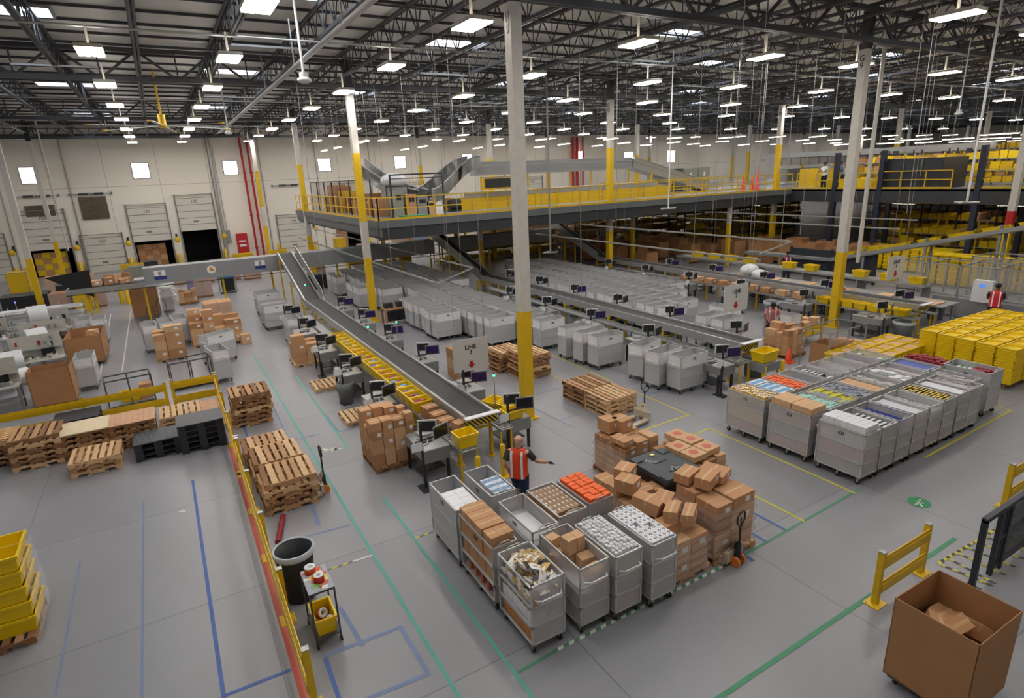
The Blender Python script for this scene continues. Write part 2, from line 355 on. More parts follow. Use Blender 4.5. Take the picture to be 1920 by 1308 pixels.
# painted walking figures on the floor
def walker(x, y, rz, disc=True, s=.19):
    mb = MB()
    if disc: mb.cyl((0, 0, .003), (0, 0, .005), s*1.1, 24, 0)
    W = 1; z = .007
    def q(ax, ay, bx_, by_, w=.05): 
        a = Vector((ax*s, ay*s, z)); b = Vector((bx_*s, by_*s, z)); d = (b-a).normalized(); n = Vector((-d.y, d.x, 0))*w*s*2; mb.quad(a-n, b-n, b+n, a+n, W)
    q(0, .35, 0, -.2, .09); q(0, -.2, .35, -.8); q(0, -.2, -.3, -.75); q(0, .3, .4, -.05, .04); q(0, .3, -.38, .05, .04)
    mb.cyl((0, .58*s, z-.001), (0, .58*s, z+.001), .14*s, 12, W)
    return mb.build('floor_sign', [mat('sign_green', '2E8B57', .6), T_wht], None, (x, y, 0), rz)
tag(walker(12.45, 5.08, -1.2), 'round green floor sticker with a white walking figure', 'floor sign'); tag(walker(2.85, 14.85, -1.9, False, .34), 'white painted walking figure on the floor by the empty pallet jack', 'floor sign')
tag(walker(-.75, 13.7, 1.1, False, .1), 'small scrap of white label on the bare concrete floor', 'litter')
# ================================================================ kit of parts
def pallet_mesh(seed, wood):
    r = random.Random(seed); L = 1.1; W = 1.08; out = []
    d = MB(); n = 7
    for i in range(n):
        w = r.choice((.09, .11, .13)); x = -L/2+.06+i*(L-.12)/(n-1); d.box((x, r.uniform(-.006, .006), .131), (w, W, .018), r.choice((0, 0, 1, 2)), r.uniform(-.01, .01))
    out.append(('deck_boards', d.mesh('deck_boards', wood)))
    for k, y in enumerate((-W/2+.02, 0, W/2-.02)):
        s = MB()
        s.bx(-L/2, y-.02, .075, L/2, y+.02, .122)
        for a, b in ((-L/2, -L/2+.16), (-L/2+.38, L/2-.38), (L/2-.16, L/2)): s.bx(a, y-.02, .022, b, y+.02, .075)
        out.append(('stringer', s.mesh('stringer', wood)))
    b = MB()
    for i in range(4): x = -L/2+.06+i*(L-.12)/3; b.bx(x-.05, -W/2, 0, x+.05, W/2, .022, i % 2)
    out.append(('bottom_boards', b.mesh('bottom_boards', wood)))
    return out
PAL = {k: pallet_mesh(i, w_) for i, (k, w_) in enumerate({'a': (M_wood, M_wood2, M_wood3), 'b': (M_wood2, M_wood2, M_wood), 'c': (M_wood3, M_wood, M_wood3), 'd': (M_wood2, M_wood, M_wood2)}.items())}
def pallet(x, y, z, kind, label, group, rz=0., cat='pallet'):
    t = thing('wooden_pallet', label, cat, (x, y, z), rz, group)
    for nm, me in PAL[kind]:
        o = bpy.data.objects.new(nm, me); C.objects.link(o); o.parent = t
    return t
PH = .141
def pstack(x0, y0, n, kinds, where, jig=.03, rz=0., names=None, z0=0.):
    """stack with its near-left corner at x0, y0"""
    for k in range(n):
        a = rnd.uniform(-jig, jig)*.7+rz
        lab = 'wooden pallet in %s%s' % (where, '' if k < n-1 else ', topmost of it')
        pallet(x0+.55+rnd.uniform(-jig, jig), y0+.54+rnd.uniform(-jig, jig), z0+k*PH, kinds[k % len(kinds)], lab, 'pallets in '+where, a)
    return z0+n*PH
_CM = {}
def carton_mesh(w, d, h, v=0, lab=True):
    key = (round(w, 2), round(d, 2), round(h, 2), v, lab)
    if key in _CM: return _CM[key]
    mb = MB(); mb.box((0, 0, h/2), (w, d, h), 0)
    mb.box((0, 0, h+.0005), (w*.998, .045, .003), 1); mb.box((w/2, 0, h-.05), (.003, .045, .1), 1); mb.box((-w/2, 0, h-.05), (.003, .045, .1), 1)
    if lab: mb.box((w*.18, -d/2, h*.55), (min(.13, w*.35), .003, min(.1, h*.4)), 2)
    me = mb.mesh('carton', [(M_card, M_card2, M_card3)[v], mat('packing_tape', 'C9A277', .35), M_paper]); _CM[key] = me; return me
def carton(x, y, z, w, d, h, label, group, rz=0., v=0, lab=True, tilt=None):
    o = bpy.data.objects.new('carton', carton_mesh(w, d, h, v, lab)); C.objects.link(o); o.location = (x, y, z); o.rotation_euler = (tilt[0], tilt[1], rz) if tilt else (0, 0, rz)
    return tag(o, label, 'box', group)
def pile(x0, y0, z0, W, D, H, label, group, seed=0, mn=.25, mx=.45, hmn=.18, hmx=.4, ragged=.3):
    r = random.Random(seed); x = 0
    while x < W-.05:
        w = min(r.uniform(mn, mx), W-x); w = W-x if W-x-w < mn*.7 else w; y = 0
        while y < D-.05:
            d = min(r.uniform(mn, mx), D-y); d = D-y if D-y-d < mn*.7 else d; z = 0; top = H*(1-r.random()*ragged)
            while z < top-.05:
                h = min(r.uniform(hmn, hmx), max(top-z, hmn*.8)); ww, dd, hh = round(w-.015, 2), round(d-.015, 2), round(h, 2)
                carton(x0+x+w/2, y0+y+d/2, z0+z, ww, dd, hh, label, group, r.uniform(-.03, .03), r.choice((0, 0, 1, 2)), r.random() < .5); z += hh+.002
            y += d
        x += w
def gaylord(x, y, w, d, h, label, rz=0., pal=True, flare=0.):
    t = thing('carton_bin', label, 'box', (x, y, 0), rz); z = PH if pal else .02; th = .012
    mb = MB(); a, b = w/2, d/2
    for q in ((-a, -b, a, -b+th), (-a, b-th, a, b), (-a, -b, -a+th, b), (a-th, -b, a, b)): mb.bx(q[0], q[1], z, q[2], q[3], z+h)
    mb.bx(-a, -b, z, a, b, z+.02); mb.build('wall', M_card3, t)
    return t, z
# --- silver cage cart, long side along local X
M_cpan = mat('cart_panel', 'DCDADA', .4, .1, .04, 4, alpha=.4); M_cpan2 = mat('cart_panel_solid', 'BDBEC0', .45, .15, .05, 3); M_calu = mat('cart_aluminium', 'C8C8C8', .32, .4, .04, 4); M_band = mat('cart_white_band', 'E2E2E4', .4, 0, .03)
def cart(L=1.12, W=.56, H=1.2, near=True, solid=False, open_side=None, band=False, deep=.55, shelf=None):
    t = thing('cage_cart', None, 'cart'); a, b = L/2, W/2; z0 = .17; P = M_cpan2 if solid else M_cpan; s = .028
    f = MB()
    for i in (-1, 1):
        for j in (-1, 1): f.box((i*(a-s/2), j*(b-s/2), (z0+H)/2), (s, s, H-z0))
    for z in (z0+.02, .5, .84, H-.01):
        for j in (-1, 1): f.box((0, j*(b-s/2), z), (L, s*.8, s))
        for i in (-1, 1): f.box((i*(a-s/2), 0, z), (s*.8, W, s))
    f.build('frame', M_calu, t)
    for j in (-1, 1):
        if open_side == j: continue
        p = MB().bx(-a+s, j*(b-.012)-.004, z0+.03, a-s, j*(b-.012)+.004, H-.02)
        if band: p.bx(-a+s, j*(b-.008)-.004, .86, a-s, j*(b-.008)+.004, H-.02, 1)
        p.build('side_panel', [P, M_band], t)
    for i in (-1, 1):
        p = MB().bx(i*(a-.012)-.004, -b+s, z0+.03, i*(a-.012)+.004, b-s, H-.02)
        if band: p.bx(i*(a-.008)-.004, -b+s, .86, i*(a-.008)+.004, b-s, H-.02, 1)
        p.build('end_panel', [P, M_band], t)
    MB().bx(-a+.01, -b+.01, z0, a-.01, b-.01, z0+.02).build('base_deck', M_calu, t)
    for z in ((H-deep,) if shelf is None else shelf): MB().bx(-a+.02, -b+.02, z, a-.02, b-.02, z+.015).build('shelf', M_calu, t)
    if near:
        for i in (-1, 0, 1):
            for j in (-1, 1):
                if i == 0 and j == 1: continue
                c = MB().cyl((i*(a-.08), j*(b-.06)-.015, .055), (i*(a-.08), j*(b-.06)+.015, .055), .055, 12, 0).bx(i*(a-.08)-.02, j*(b-.06)-.025, .06, i*(a-.08)+.02, j*(b-.06)+.025, z0, 1); c.build('caster', [M_rub, M_steel], t)
        h = MB().tube([(-a, -b*.75, .95), (-a-.1, -b*.55, .99), (-a-.1, b*.55, .99), (-a, b*.75, .95)], .013, 8); h.build('handle', M_paper, t)
        h = MB().tube([(a-.02, -b*.5, H), (a-.02, -b*.3, H+.05), (a-.02, b*.3, H+.05), (a-.02, b*.5, H)], .009, 6); h.build('latch_rail', M_calu, t)
        h = MB().bx(-.06, -b-.003, H-.16, .06, -b+.004, H-.1); h.bx(-.045, -b-.005, H-.15, -.035, -b, H-.11, 1).bx(-.005, -b-.005, H-.15, .005, -b, H-.11, 1).bx(.035, -b-.005, H-.15, .045, -b, H-.11, 1); h.build('number_plate', [M_blk, M_paper], t)
    return t
# --- steel guard rail (yellow)
def guard(x0, y0, x1, y1, label, H=.95, bays=1, caps=True):
    a = Vector((x0, y0, 0)); b = Vector((x1, y1, 0)); L = (b-a).length; ang = math.atan2(y1-y0, x1-x0)
    t = thing('guard_rail', label, 'barrier', a, ang); 
    for k in range(bays+1):
        x = L*k/bays; p = MB().bx(x-.045, -.045, 0, x+.045, .045, H).bx(x-.14, -.12, 0, x+.14, .12, .015)
        for sx in (-.1, .1): p.cyl((x+sx, .08, .015), (x+sx, .08, .03), .015, 6, 1)
        p.build('post', [M_yel, M_steel], t)
        if caps: MB().bx(x-.047, -.047, H, x+.047, .047, H+.02).build('post_cap', M_steel, t)
    for z in (.32, H-.17):
        r = MB()
        for dz in (-.09, -.03, .03, .09): r.bx(.02, -.065 if abs(dz) < .05 else -.05, z+dz-.03, L-.02, -.035, z+dz+.03)
        r.build('rail', M_yel, t)
    return t
def pallet_jack(x, y, rz, label, hh=1.0, tilt=0., fork=1.0):
    t = thing('pallet_jack', label, 'pallet jack', (x, y, 0), rz)   # forks towards local -X
    bc = mat('jack_cream', 'B9AE98', .5)
    for s in (-1, 1): MB().bx(-fork-.1, s*.2-.075, .06, -.1, s*.2+.075, .11).cyl((-fork, s*.2-.03, .05), (-fork, s*.2+.03, .05), .04, 10, 1).build('fork', [bc, M_rub], t)
    b = MB(); b.bx(-.12, -.27, .1, -.04, .27, .3); b.cyl((0, 0, .1), (0, 0, .42), .06, 12, 1)
    b.add([(-.1, -.22, .3), (-.1, .22, .3), (0, .08, .5), (0, -.08, .5)], [(0, 1, 2, 3)]); b.build('pump_body', [bc, M_blk], t)
    for s in (-1, 1): MB().cyl((.02, s*.09-.03, .09), (.02, s*.09+.03, .09), .09, 14, 0).build('wheel', mat('orange_wheel', 'D9782A', .5), t)
    T = Vector((.02+sin(tilt)*hh*.7, 0, hh*.72)); h = MB().cyl((.02, 0, .35), T, .02, 8)
    loop = [T+Vector((0, .0, 0)), T+Vector((.0, .12, .12)), T+Vector((0, .13, .25)), T+Vector((0, .06, .3)), T+Vector((0, -.06, .3)), T+Vector((0, -.13, .25)), T+Vector((0, -.12, .12)), T]
    h.tube(loop, .017, 8); h.cyl(T, T+Vector((0, 0, .2)), .012, 8); h.build('handle', M_blk, t)
    return t
def bollard(x, y, label, h=.85, r=.06, group=None, z=0):
    t = thing('bollard', label, 'bollard', (x, y, z), 0, group); MB().lathe([(0, h), (r*.7, h-.005), (r, h-.03), (r, .02)], n=14).build('post', M_yel, t); MB().bx(-.12, -.12, 0, .12, .12, .02).build('base_plate', M_yel, t); return t
def trash(x, y, label, liner=True, r=.28, h=.75, col=None, group=None):
    t = thing('trash_can', label, 'bin', (x, y, 0), 0, group)
    MB().lathe([(0, .01), (r*.78, .01), (r*.86, h*.6), (r*.9, h*.62), (r*.98, h), (r*.94, h), (r*.8, h*.5), (0, .04)], n=20).build('barrel', col or mat('bin_grey', '6F7478', .6), t)
    if liner: MB().lathe([(r*1.05, h-.09), (r*1.08, h+.01), (r*.97, h+.02), (r*.82, h*.45), (r*.5, h*.25), (0, h*.2)], n=20).build('bag_liner', mat('bin_liner', 'C9CDD2', .3, alpha=.75), t)
    return t
def tote(x, y, z, label, group=None, rz=0., w=.6, d=.4, h=.32, fill=None):
    t = thing('plastic_tote', label, 'tote', (x, y, z), rz, group)
    mb = MB(); a, b = w/2, d/2; a2, b2 = a*.84, b*.84; o = .02
    B = [(-a2, -b2, 0), (a2, -b2, 0), (a2, b2, 0), (-a2, b2, 0)]; T = [(-a, -b, h), (a, -b, h), (a, b, h), (-a, b, h)]
    Ti = [(-a+o, -b+o, h), (a-o, -b+o, h), (a-o, b-o, h), (-a+o, b-o, h)]; Bi = [(-a2+o, -b2+o, .02), (a2-o, -b2+o, .02), (a2-o, b2-o, .02), (-a2+o, b2-o, .02)]
    mb.add(B+T+Ti+Bi, [(0, 3, 2, 1)]+[(i, (i+1) % 4, 4+(i+1) % 4, 4+i) for i in range(4)]+[(4+i, 4+(i+1) % 4, 8+(i+1) % 4, 8+i) for i in range(4)]+[(8+i, 8+(i+1) % 4, 12+(i+1) % 4, 12+i) for i in range(4)]+[(12, 13, 14, 15)])
    mb.build('shell', M_tote, t)
    r = MB()
    for q in ((-a-.012, -b-.012, a+.012, -b), (-a-.012, b, a+.012, b+.012), (-a-.012, -b, -a, b), (a, -b, a+.012, b)): r.bx(q[0], q[1], h-.045, q[2], q[3], h)
    r.build('rim', M_tote, t)
    return t
# ================================================================ near left: barrier, pallets
guard(.62, 20.6, .62, 14.9, 'long yellow guard rail running down the aisle, the stretch beside the black plastic pallets', .98, 3)
guard(.62, 14.75, .62, 6.9, 'long yellow guard rail with dots of coloured tape, the stretch nearest the wheeled bin', .98, 4)
guard(-5.2, 20.9, -.85, 20.95, 'yellow guard rail behind the row of pallets, left stretch', .95, 2); guard(-.65, 20.95, .6, 20.95, 'short yellow guard rail closing the corner behind the pallets', .98, 1)
guard(8.78, 3.95, 10.16, 3.95, 'short yellow two-post guard rail beside the big carton bin', .95, 1); guard(13.62, 4.08, 16.5, 4.08, 'yellow guard rail behind the dark mesh gate', .95, 1)
MB_ = MB().lathe([(0, .12), (.06, .12), (.065, .06), (.06, 0)], n=10)
# pallet stacks
pstack(-4.42, 18.35, 6, 'dcac', 'the tall stack at the left end of the row')
pstack(-3.35, 18.35, 5, 'cca', 'the stack topped by a pale board')
pstack(-2.27, 18.3, 5, 'ccac', 'the stack topped by rosy planks'); pstack(-3.08, 17.0, 3, 'bab', 'the low stack standing out in front of the row')
pstack(-1.1, 18.6, 4, 'dab', 'the stack behind the ribbed black bin'); mb_ = MB().bx(-.25, -.52, 0, .25, .52, .42).build('plywood_crate', M_wood3, None, (.28, 19.35, 0)); tag(mb_, 'narrow wooden crate in the barrier corner', 'crate')
pstack(-5.6, 19.0, 5, 'cbc', 'the long stack with blue ends')
def board(x0, y0, x1, y1, z, th, m, label, name='plywood_sheet', cat='board'): return tag(MB().bx(x0-(x0+x1)/2, y0-(y0+y1)/2, 0, (x1-x0)/2, (y1-y0)/2, th).build(name, m, None, ((x0+x1)/2, (y0+y1)/2, z)), label, cat)
board(-3.36, 18.33, -2.26, 19.4, 5*PH+.001, .03, mat('pale_board', 'DCC9A8', .7, 0, .08, 4), 'pale smooth board lying on a pallet stack')
for k in range(8): tag(MB().bx(-.068, -.54, 0, .068, .54, .022).build('plank', mat('rosy_plank', 'C79C7C', .75, 0, .1, 5), None, (-2.19+k*.14, 18.84, 5*PH+.001)), 'rosy plank lying side by side with others on a pallet stack', 'plank', 'rosy planks on the pallet stack')
board(.02, 18.82, .53, 19.85, .421, .03, mat('rosy_plank', 'C79C7C', .75), 'brown plywood sheet on the crate in the barrier corner')
for k in range(6): tag(MB().bx(-.6, -.06, 0, .6, .06, .035).build('plank', mat('long_plank', 'C9A06C', .75, 0, .12, 4), None, (-5.0, 19.15+k*.16, 5*PH+.001)), 'long tan plank on the pallet stack with blue ends', 'plank', 'long tan planks')
tag(MB().bx(-.02, -.5, 0, .02, .5, .6).build('blue_side_board', mat('blue_board', '2F5FA8', .5), None, (-4.46, 19.55, .12)), 'blue painted end board at the long plank stack', 'board')
# black plastic pallets / bins
def black_pallet(x0, y0, z, label, group, ribs=False, h=.16):
    t = thing('plastic_pallet', label, 'pallet', (x0+.57, y0+.5, z), 0, group); m = mat('black_pallet_plastic', '2A2E35', .42, 0, .05)
    d = MB().bx(-.56, -.48, h-.03, .56, .48, h)
    if ribs:
        for k in range(16): d.beam((-.5+k*.065, -.42, h+.004), (-.5+k*.065+.05, .42, h+.004), .02, .012, 1)
    d.build('deck', [m, mat('rib_grey', '5A5E64', .5)], t)
    for sx in (-.46, 0, .46):
        for sy in (-.4, 0, .4): MB().bx(sx-.09, sy-.08, 0, sx+.09, sy+.08, h-.03).build('foot', m, t)
for k in range(3): black_pallet(-1.7, 17.1, k*.16, 'black ribbed plastic pallet in the lower stack out on the bare floor', 'black ribbed plastic pallets', True)
for k in range(5): black_pallet(-.64, 16.9, k*.16, 'flat black plastic pallet in the tall stack against the yellow barrier', 'flat black plastic pallets by the barrier')
for k in range(4): black_pallet(-3.7, 19.75, k*.16+.02, 'flat black plastic pallet in the stack behind the pale board', 'black plastic pallets behind the row')
# stacks in the aisle
pstack(.85, 12.35, 5, 'acab', 'the stack held by the pallet jack', .05); pstack(.82, 13.55, 5, 'cab', 'the smooth-topped stack behind the jack', .04); pstack(.78, 14.68, 4, 'acc', 'the last stack of the aisle row beside the rail', .05)
pstack(.8, 17.95, 7, 'accbc', 'the tall ragged stack beyond the rail corner', .06)
pallet_jack(2.15, 12.75, 0, 'black-handled pallet jack with its forks in a pallet stack by the yellow rail', 1.15)
t = tag(MB().cyl((1.12, 12.1, .06), (.85, 11.15, .06), .055, 12).build('foam_roll', mat('dark_red_foam', '8C1420', .6)), 'dark red tube lying on the floor beside the yellow rail', 'tube')
pstack(10.0, 13.25, 4, 'cac', 'the brown stack in the middle of the yellow box', .03); pstack(10.0, 12.12, 4, 'bdb', 'the pale stack beside the free pallet jack', .02)
pstack(9.75, 16.3, 6, 'acbcc', 'the tall stack right behind the near column', .05); pstack(9.5, 17.6, 5, 'cac', 'the stack half behind another near the column', .05)
pallet_jack(10.85, 11.55, .18, 'cream pallet jack standing free with bare forks on the floor', 1.1); pallet_jack(7.78, 5.82, -1.4, 'pallet jack with orange wheels parked against the shrink-wrapped cartons', 1.05)
pallet(4.05, 20.1, 0, 'b', 'clean pale pallet lying alone on the floor beside the grey bin', None); pallet(4.15, 16.6, 0, 'd', 'pale pallet lying alone with scraps on it beside the carton pallet', None)
# wheeled bin, supply cart
trash(.93, 9.35, 'tall black wheeled bin with a clear liner behind the yellow rail', True, .32, .95, mat('bin_black', '1D2226', .5))
trash(4.12, 18.05, 'ribbed grey trash can beside the pale pallet', False, .27, .72)
t = thing('supply_cart', 'small two-deck metal cart covered in stickers holding tape rolls', 'cart', (1.08, 8.25, 0)); W, D, H = .36, .62, .98
f = MB()
for i in (-1, 1):
    for j in (-1, 1): f.box((i*W/2, j*D/2, H/2+.06), (.025, .025, H-.12))
for z in (.16, H-.01):
    for j in (-1, 1): f.box((0, j*D/2, z), (W, .025, .025))
    for i in (-1, 1): f.box((i*W/2, 0, z), (.025, D, .025))
f.build('frame', M_dgry, t); MB().bx(-W/2, -D/2, .15, W/2, D/2, .165).build('lower_deck', M_dgry, t)
tp = MB().bx(-W/2-.01, -D/2-.01, H, W/2+.01, D/2+.01, H+.015); r_ = random.Random(3)
for k in range(34):
    w_, d_ = r_.uniform(.05, .15), r_.uniform(.04, .1); tp.box((r_.uniform(-W/2+.05, W/2-.05), r_.uniform(-D/2+.05, D/2-.05), H+.016+k*.00006), (w_, d_, .002), r_.choice((1, 2, 3, 4, 2)), r_.uniform(0, 3))
tp.build('sticker_top', [mat('cart_top_grey', '9FA3AC', .4), M_paper, mat('sticker_orange', 'D8532A', .5), mat('sticker_yellow', 'E2CE6A', .5), mat('sticker_green', '86C05A', .5)], t)
for i in (-1, 1):
    for j in (-1, 1): MB().cyl((i*W/2-.015, j*D/2, .05), (i*W/2+.015, j*D/2, .05), .05, 12).build('caster', M_rub, t)
def roll(x, y, z, r, h, label, lying=False, col='C2401F'):
    t = thing('label_roll', label, 'roll', (x, y, z)); MB().lathe([(r*.45, 0), (r, 0), (r, h), (r*.45, h)], n=20).build('wound_labels', mat('roll_red_'+col, col, .5), t)
    MB().lathe([(r*.45, h+.001), (r, h+.001), (r, h+.006), (r*.45, h+.006), (r*.45, 0)], n=20).build('core_face', M_paper, t)
    if lying: t.rotation_euler = (.9, .2, .3)
    return t
roll(1.03, 8.47, .995, .085, .1, 'orange label roll standing on the back of the sticker-covered cart', col='C7501F'); roll(1.1, 8.18, .995, .08, .11, 'red label roll standing in the middle of the sticker-covered cart', col='B3261C')
tote(1.08, 8.2, .17, 'yellow tote on the lower deck of the supply cart', None, PI/2, .5, .32, .3)
roll(1.12, 8.1, .3, .08, .09, 'red label roll lying in the tote, the nearer of two', True, 'B3201C'); roll(1.06, 8.32, .3, .08, .09, 'red label roll lying in the tote, the farther of two', True, 'B9301C')
# yellow tote stack on pallet, near left
pallet(-3.45, 11.1, 0, 'c', 'pallet under the shrink-wrapped yellow totes', None); pallet(-4.6, 11.15, 0, 'c', 'pallet under the farther shrink-wrapped totes', None)
for i, x in enumerate((-3.15, -3.72, -4.3, -4.88)):
    for j, y in enumerate((11.35, 10.92)):
        for k in range(5): tote(x+rnd.uniform(-.01, .01)-.02*k*0, y, PH+.275*k, 'yellow tote in the shrink-wrapped stack%s' % (', top layer with others behind it' if k == 4 else ''), 'shrink-wrapped yellow totes', 0, .56, .42, .275)
wr = MB(); x0, y0, x1, y1 = -5.2, 10.66, -2.83, 11.6
for k in range(10):
    z = PH+.13*k; q = .012*sin(k*2.1); wr.quad((x1+q, y0-q, z), (x1+q, y1, z), (x1-q, y1, z+.13), (x1-q, y0+q, z+.13))
tag(wr.build('stretch_wrap', M_film), 'clear stretch film around the near yellow totes', 'plastic wrap')
# big carton bin, near right
BX, BY = 7.9, 2.6
t, z = gaylord(BX, BY, 1.06, .96, 1.2, 'large open brown cardboard bin in the near corner', -.02)
dl = thing('bin_dolly', 'dark dolly under the large open cardboard bin', 'dolly', (BX, BY, 0)); MB().bx(-.5, -.44, .1, .5, .44, .138).build('deck', M_dgry, dl)
for i in (-.42, .42):
    for j in (-.36, .36): MB().cyl((i, j-.02, .05), (i, j+.02, .05), .05, 10).build('caster', M_rub, dl)
for dx, dy, zz, w_, d_, h_, a, tl in ((-.2, .15, .9, .34, .26, .2, .5, (.3, .2)), (.05, .0, .95, .3, .2, .16, -.3, (.5, -.3)), (.3, -.1, .8, .3, .3, .2, .8, (.4, .4)), (.25, .25, .7, .4, .3, .25, .1, (.1, .3)), (-.3, -.25, .6, .4, .3, .3, .4, (.1, .1))):
    carton(BX+dx*.9, BY+dy*.9, zz, w_, d_, h_, 'scrap cardboard box tossed into the large bin', 'scrap boxes in the large bin', a, 0, True, tl)
# dark mesh gate, near right
t = thing('mesh_gate', 'dark steel framed mesh gate standing in the right corner', 'gate', (10.42, 3.3, 0)); m = mat('gate_steel', '2B2F38', .45)
MB().bx(-.04, -.04, 0, .04, .04, 1.28).bx(-.1, -.1, 0, .1, .1, .01).build('post', m, t); MB().bx(-.04, -.04, 1.24, 2.6, .04, 1.32).build('top_rail', m, t)
for k, x in enumerate((.62, .95, 2.0)): MB().bx(x-.035, -.035, 0, x+.035, .035, 1.24).build('post', m, t)
mm = MB()
for k in range(36): mm.bx(.66+k*.04, -.004, .15, .664+k*.04, .004, 1.22)
for k in range(24): mm.bx(.66, -.004, .15+k*.045, 2.0, .004, .154+k*.045)
mm.build('mesh_panel', m, t); MB().bx(.62, -.03, .1, 2.05, .03, .15).bx(.62, -.03, .66, 2.05, .03, .7).build('cross_rail', m, t)
t = thing('mesh_fence', 'dark mesh fence panels beyond the gate in the right corner', 'fence', (11.2, 3.3, 0))
for x in (0, 1.3, 2.6): MB().bx(x-.04, -.9, 0, x+.04, -.82, 1.5).build('post', m, t)
mm = MB()
for k in range(60): mm.bx(k*.045, -.86, .15, k*.045+.004, -.855, 1.5)
for k in range(26): mm.bx(0, -.86, .15+k*.05, 2.6, -.855, .154+k*.05)
mm.build('mesh_panel', m, t)
# ================================================================ loaded carts
def place_cart(x0, x1, y0, y1, label, rz=-PI/2, z=1.2, **k):
    t = cart(L=y1-y0, W=x1-x0, H=z, **k); t.location = ((x0+x1)/2, (y0+y1)/2, 0); t.rotation_euler = (0, 0, rz); t['label'] = label; return t
_im = {}
def item(name, mb_key, mk, mats, loc, rot, label, cat, group):
    if mb_key not in _im: _im[mb_key] = mk().mesh(name, mats)
    o = bpy.data.objects.new(name, _im[mb_key]); C.objects.link(o); o.location = loc; o.rotation_euler = rot; return tag(o, label, cat, group)
def fill(x0, x1, y0, y1, z, nx, ny, h, mats, name, label, cat, group, key, gap=.006, jz=0., jr=0., tilt=0., skip=0., tops=None, layers=1, mk=None):
    """nx columns across the cart and ny along it"""
    w = (x1-x0)/nx; d = (y1-y0)/ny; r = random.Random(hash(key) % 1000 if False else sum(map(ord, key)))
    def default():
        m = MB(); m.box((0, 0, h/2), (w-gap, d-gap, h), 0)
        if len(mats) > 1: m.box((0, 0, h+.001), ((w-gap)*.92, (d-gap)*.55, .003), 1)
        return m
    for l in range(layers):
        for i in range(nx):
            for j in range(ny):
                if r.random() < skip: continue
                item(name, key, mk or default, mats, (x0+w*(i+.5)+r.uniform(-gap, gap)*.4, y0+d*(j+.5)+r.uniform(-gap, gap)*.4, z+l*(h+.003)+r.uniform(0, jz)), (tilt, 0, r.uniform(-jr, jr)), label, cat, group)
def C_(n, h, r=.5, **k): return mat(n, h, r, **k)
c_orange = C_('box_orange', 'E8601C'); c_white = C_('box_white', 'DCDDE2', var=.02); c_blk = C_('box_black', '22242A'); c_blu = C_('box_blue', '2A3C8C'); c_yel = C_('pack_yellow', 'DDB23C', var=.2, scale=30)
c_teal = C_('pack_teal', '9CC6BC', var=.1, scale=20); c_lime = C_('pack_lime', 'C6BE2C', var=.1); c_gv = C_('pack_grey_pattern', '7E8490', var=.5, scale=40); c_pink = C_('pack_pink', 'B86A6E', var=.15, scale=10); c_tan = C_('pack_tan', 'A98A62', var=.15, scale=12)
c_yb = C_('box_bright_yellow', 'E5C41A'); c_red = C_('pack_dark_red', '8E1A28', var=.2, scale=20); c_grn = C_('pack_green', '4E9A52'); c_lb = C_('pack_light_blue', '5E9CCB')
# ---- foreground group
place_cart(3.58, 4.18, 6.02, 7.0, 'tall cage cart heaped with white and gold foil bags, its long side open', PI/2, open_side=1, deep=.45, shelf=(.42, .8))
place_cart(4.4, 4.97, 5.95, 7.06, 'cage cart holding a few loose tan cartons over white paper', PI/2, shelf=(.72,)); place_cart(5.02, 5.56, 5.87, 6.95, 'cage cart filled to the rim with white bubble-wrapped jars', PI/2); place_cart(5.68, 6.22, 5.78, 6.9, 'cage cart packed with white boxes printed with black discs', PI/2)
place_cart(3.56, 4.04, 7.12, 8.36, 'open-sided shelf cart stacked with plain brown cartons', open_side=-1, shelf=(.5, .86)); place_cart(4.32, 4.86, 7.14, 8.3, 'nearly empty cart with white paper at the bottom, beside the brown carton cart', deep=.3)
place_cart(4.95, 5.55, 7.25, 8.35, 'cage cart carrying tight rows of labelled brown boxes', open_side=-1, shelf=(.5, .9)); place_cart(5.62, 6.18, 7.3, 8.3, 'cage cart topped with bright orange boxes'); place_cart(3.55, 4.1, 8.45, 9.66, 'silver cart half covered by a slab of white packets, corner of the near group', solid=True, deep=.3); place_cart(4.3, 4.84, 8.5, 9.66, 'silver cart with a tidy stack of white and blue books', solid=True, deep=.34)
def bag(seed, sc_=1.):
    def f():
        m = MB(); r = random.Random(seed); n = 7; vs = []; fs = []
        for s in (-1, 1):
            for i in range(n):
                for j in range(n):
                    u, v = i/(n-1)*2-1, j/(n-1)*2-1; e = (1-u*u)*(1-v*v)
                    vs.append((u*.11, v*.085, s*(.03*e**.5+r.uniform(-.006, .006)*(e > 0))))
        N = n*n
        for i in range(n-1):
            for j in range(n-1):
                a = i*n+j; fs += [(a, a+1, a+n+1, a+n), (N+a, N+a+n, N+a+n+1, N+a+1)]
        m.add(vs, fs, 0, True); k = len(m.f)
        for i in range(0, k, 3):
            if r.random() < .8: m.mi[i] = r.choice((0, 1, 1, 2))
        return m
    return f
bm3 = [C_('foil_white', 'E8E8EA', .4), C_('foil_gold', 'C9A75C', .4), C_('foil_print', '7C6A74', .4)]
for k in range(52):
    a = rnd.random(); x = 3.68+.4*rnd.random(); y = 6.1+.8*rnd.random(); z = 1.0+.28*(1-abs((y-6.5)/.45))*rnd.random()+.12*rnd.random()
    item('foil_bag', 'bag%d' % (k % 4), bag(k % 4), bm3 if k % 3 else [bm3[1], bm3[0], bm3[2]], (x, y, z), (rnd.uniform(-.9, .9), rnd.uniform(-.9, .9), rnd.uniform(0, 3)), 'white and gold foil bag in the heaped open cart', 'bag', 'foil bags in the open cart')
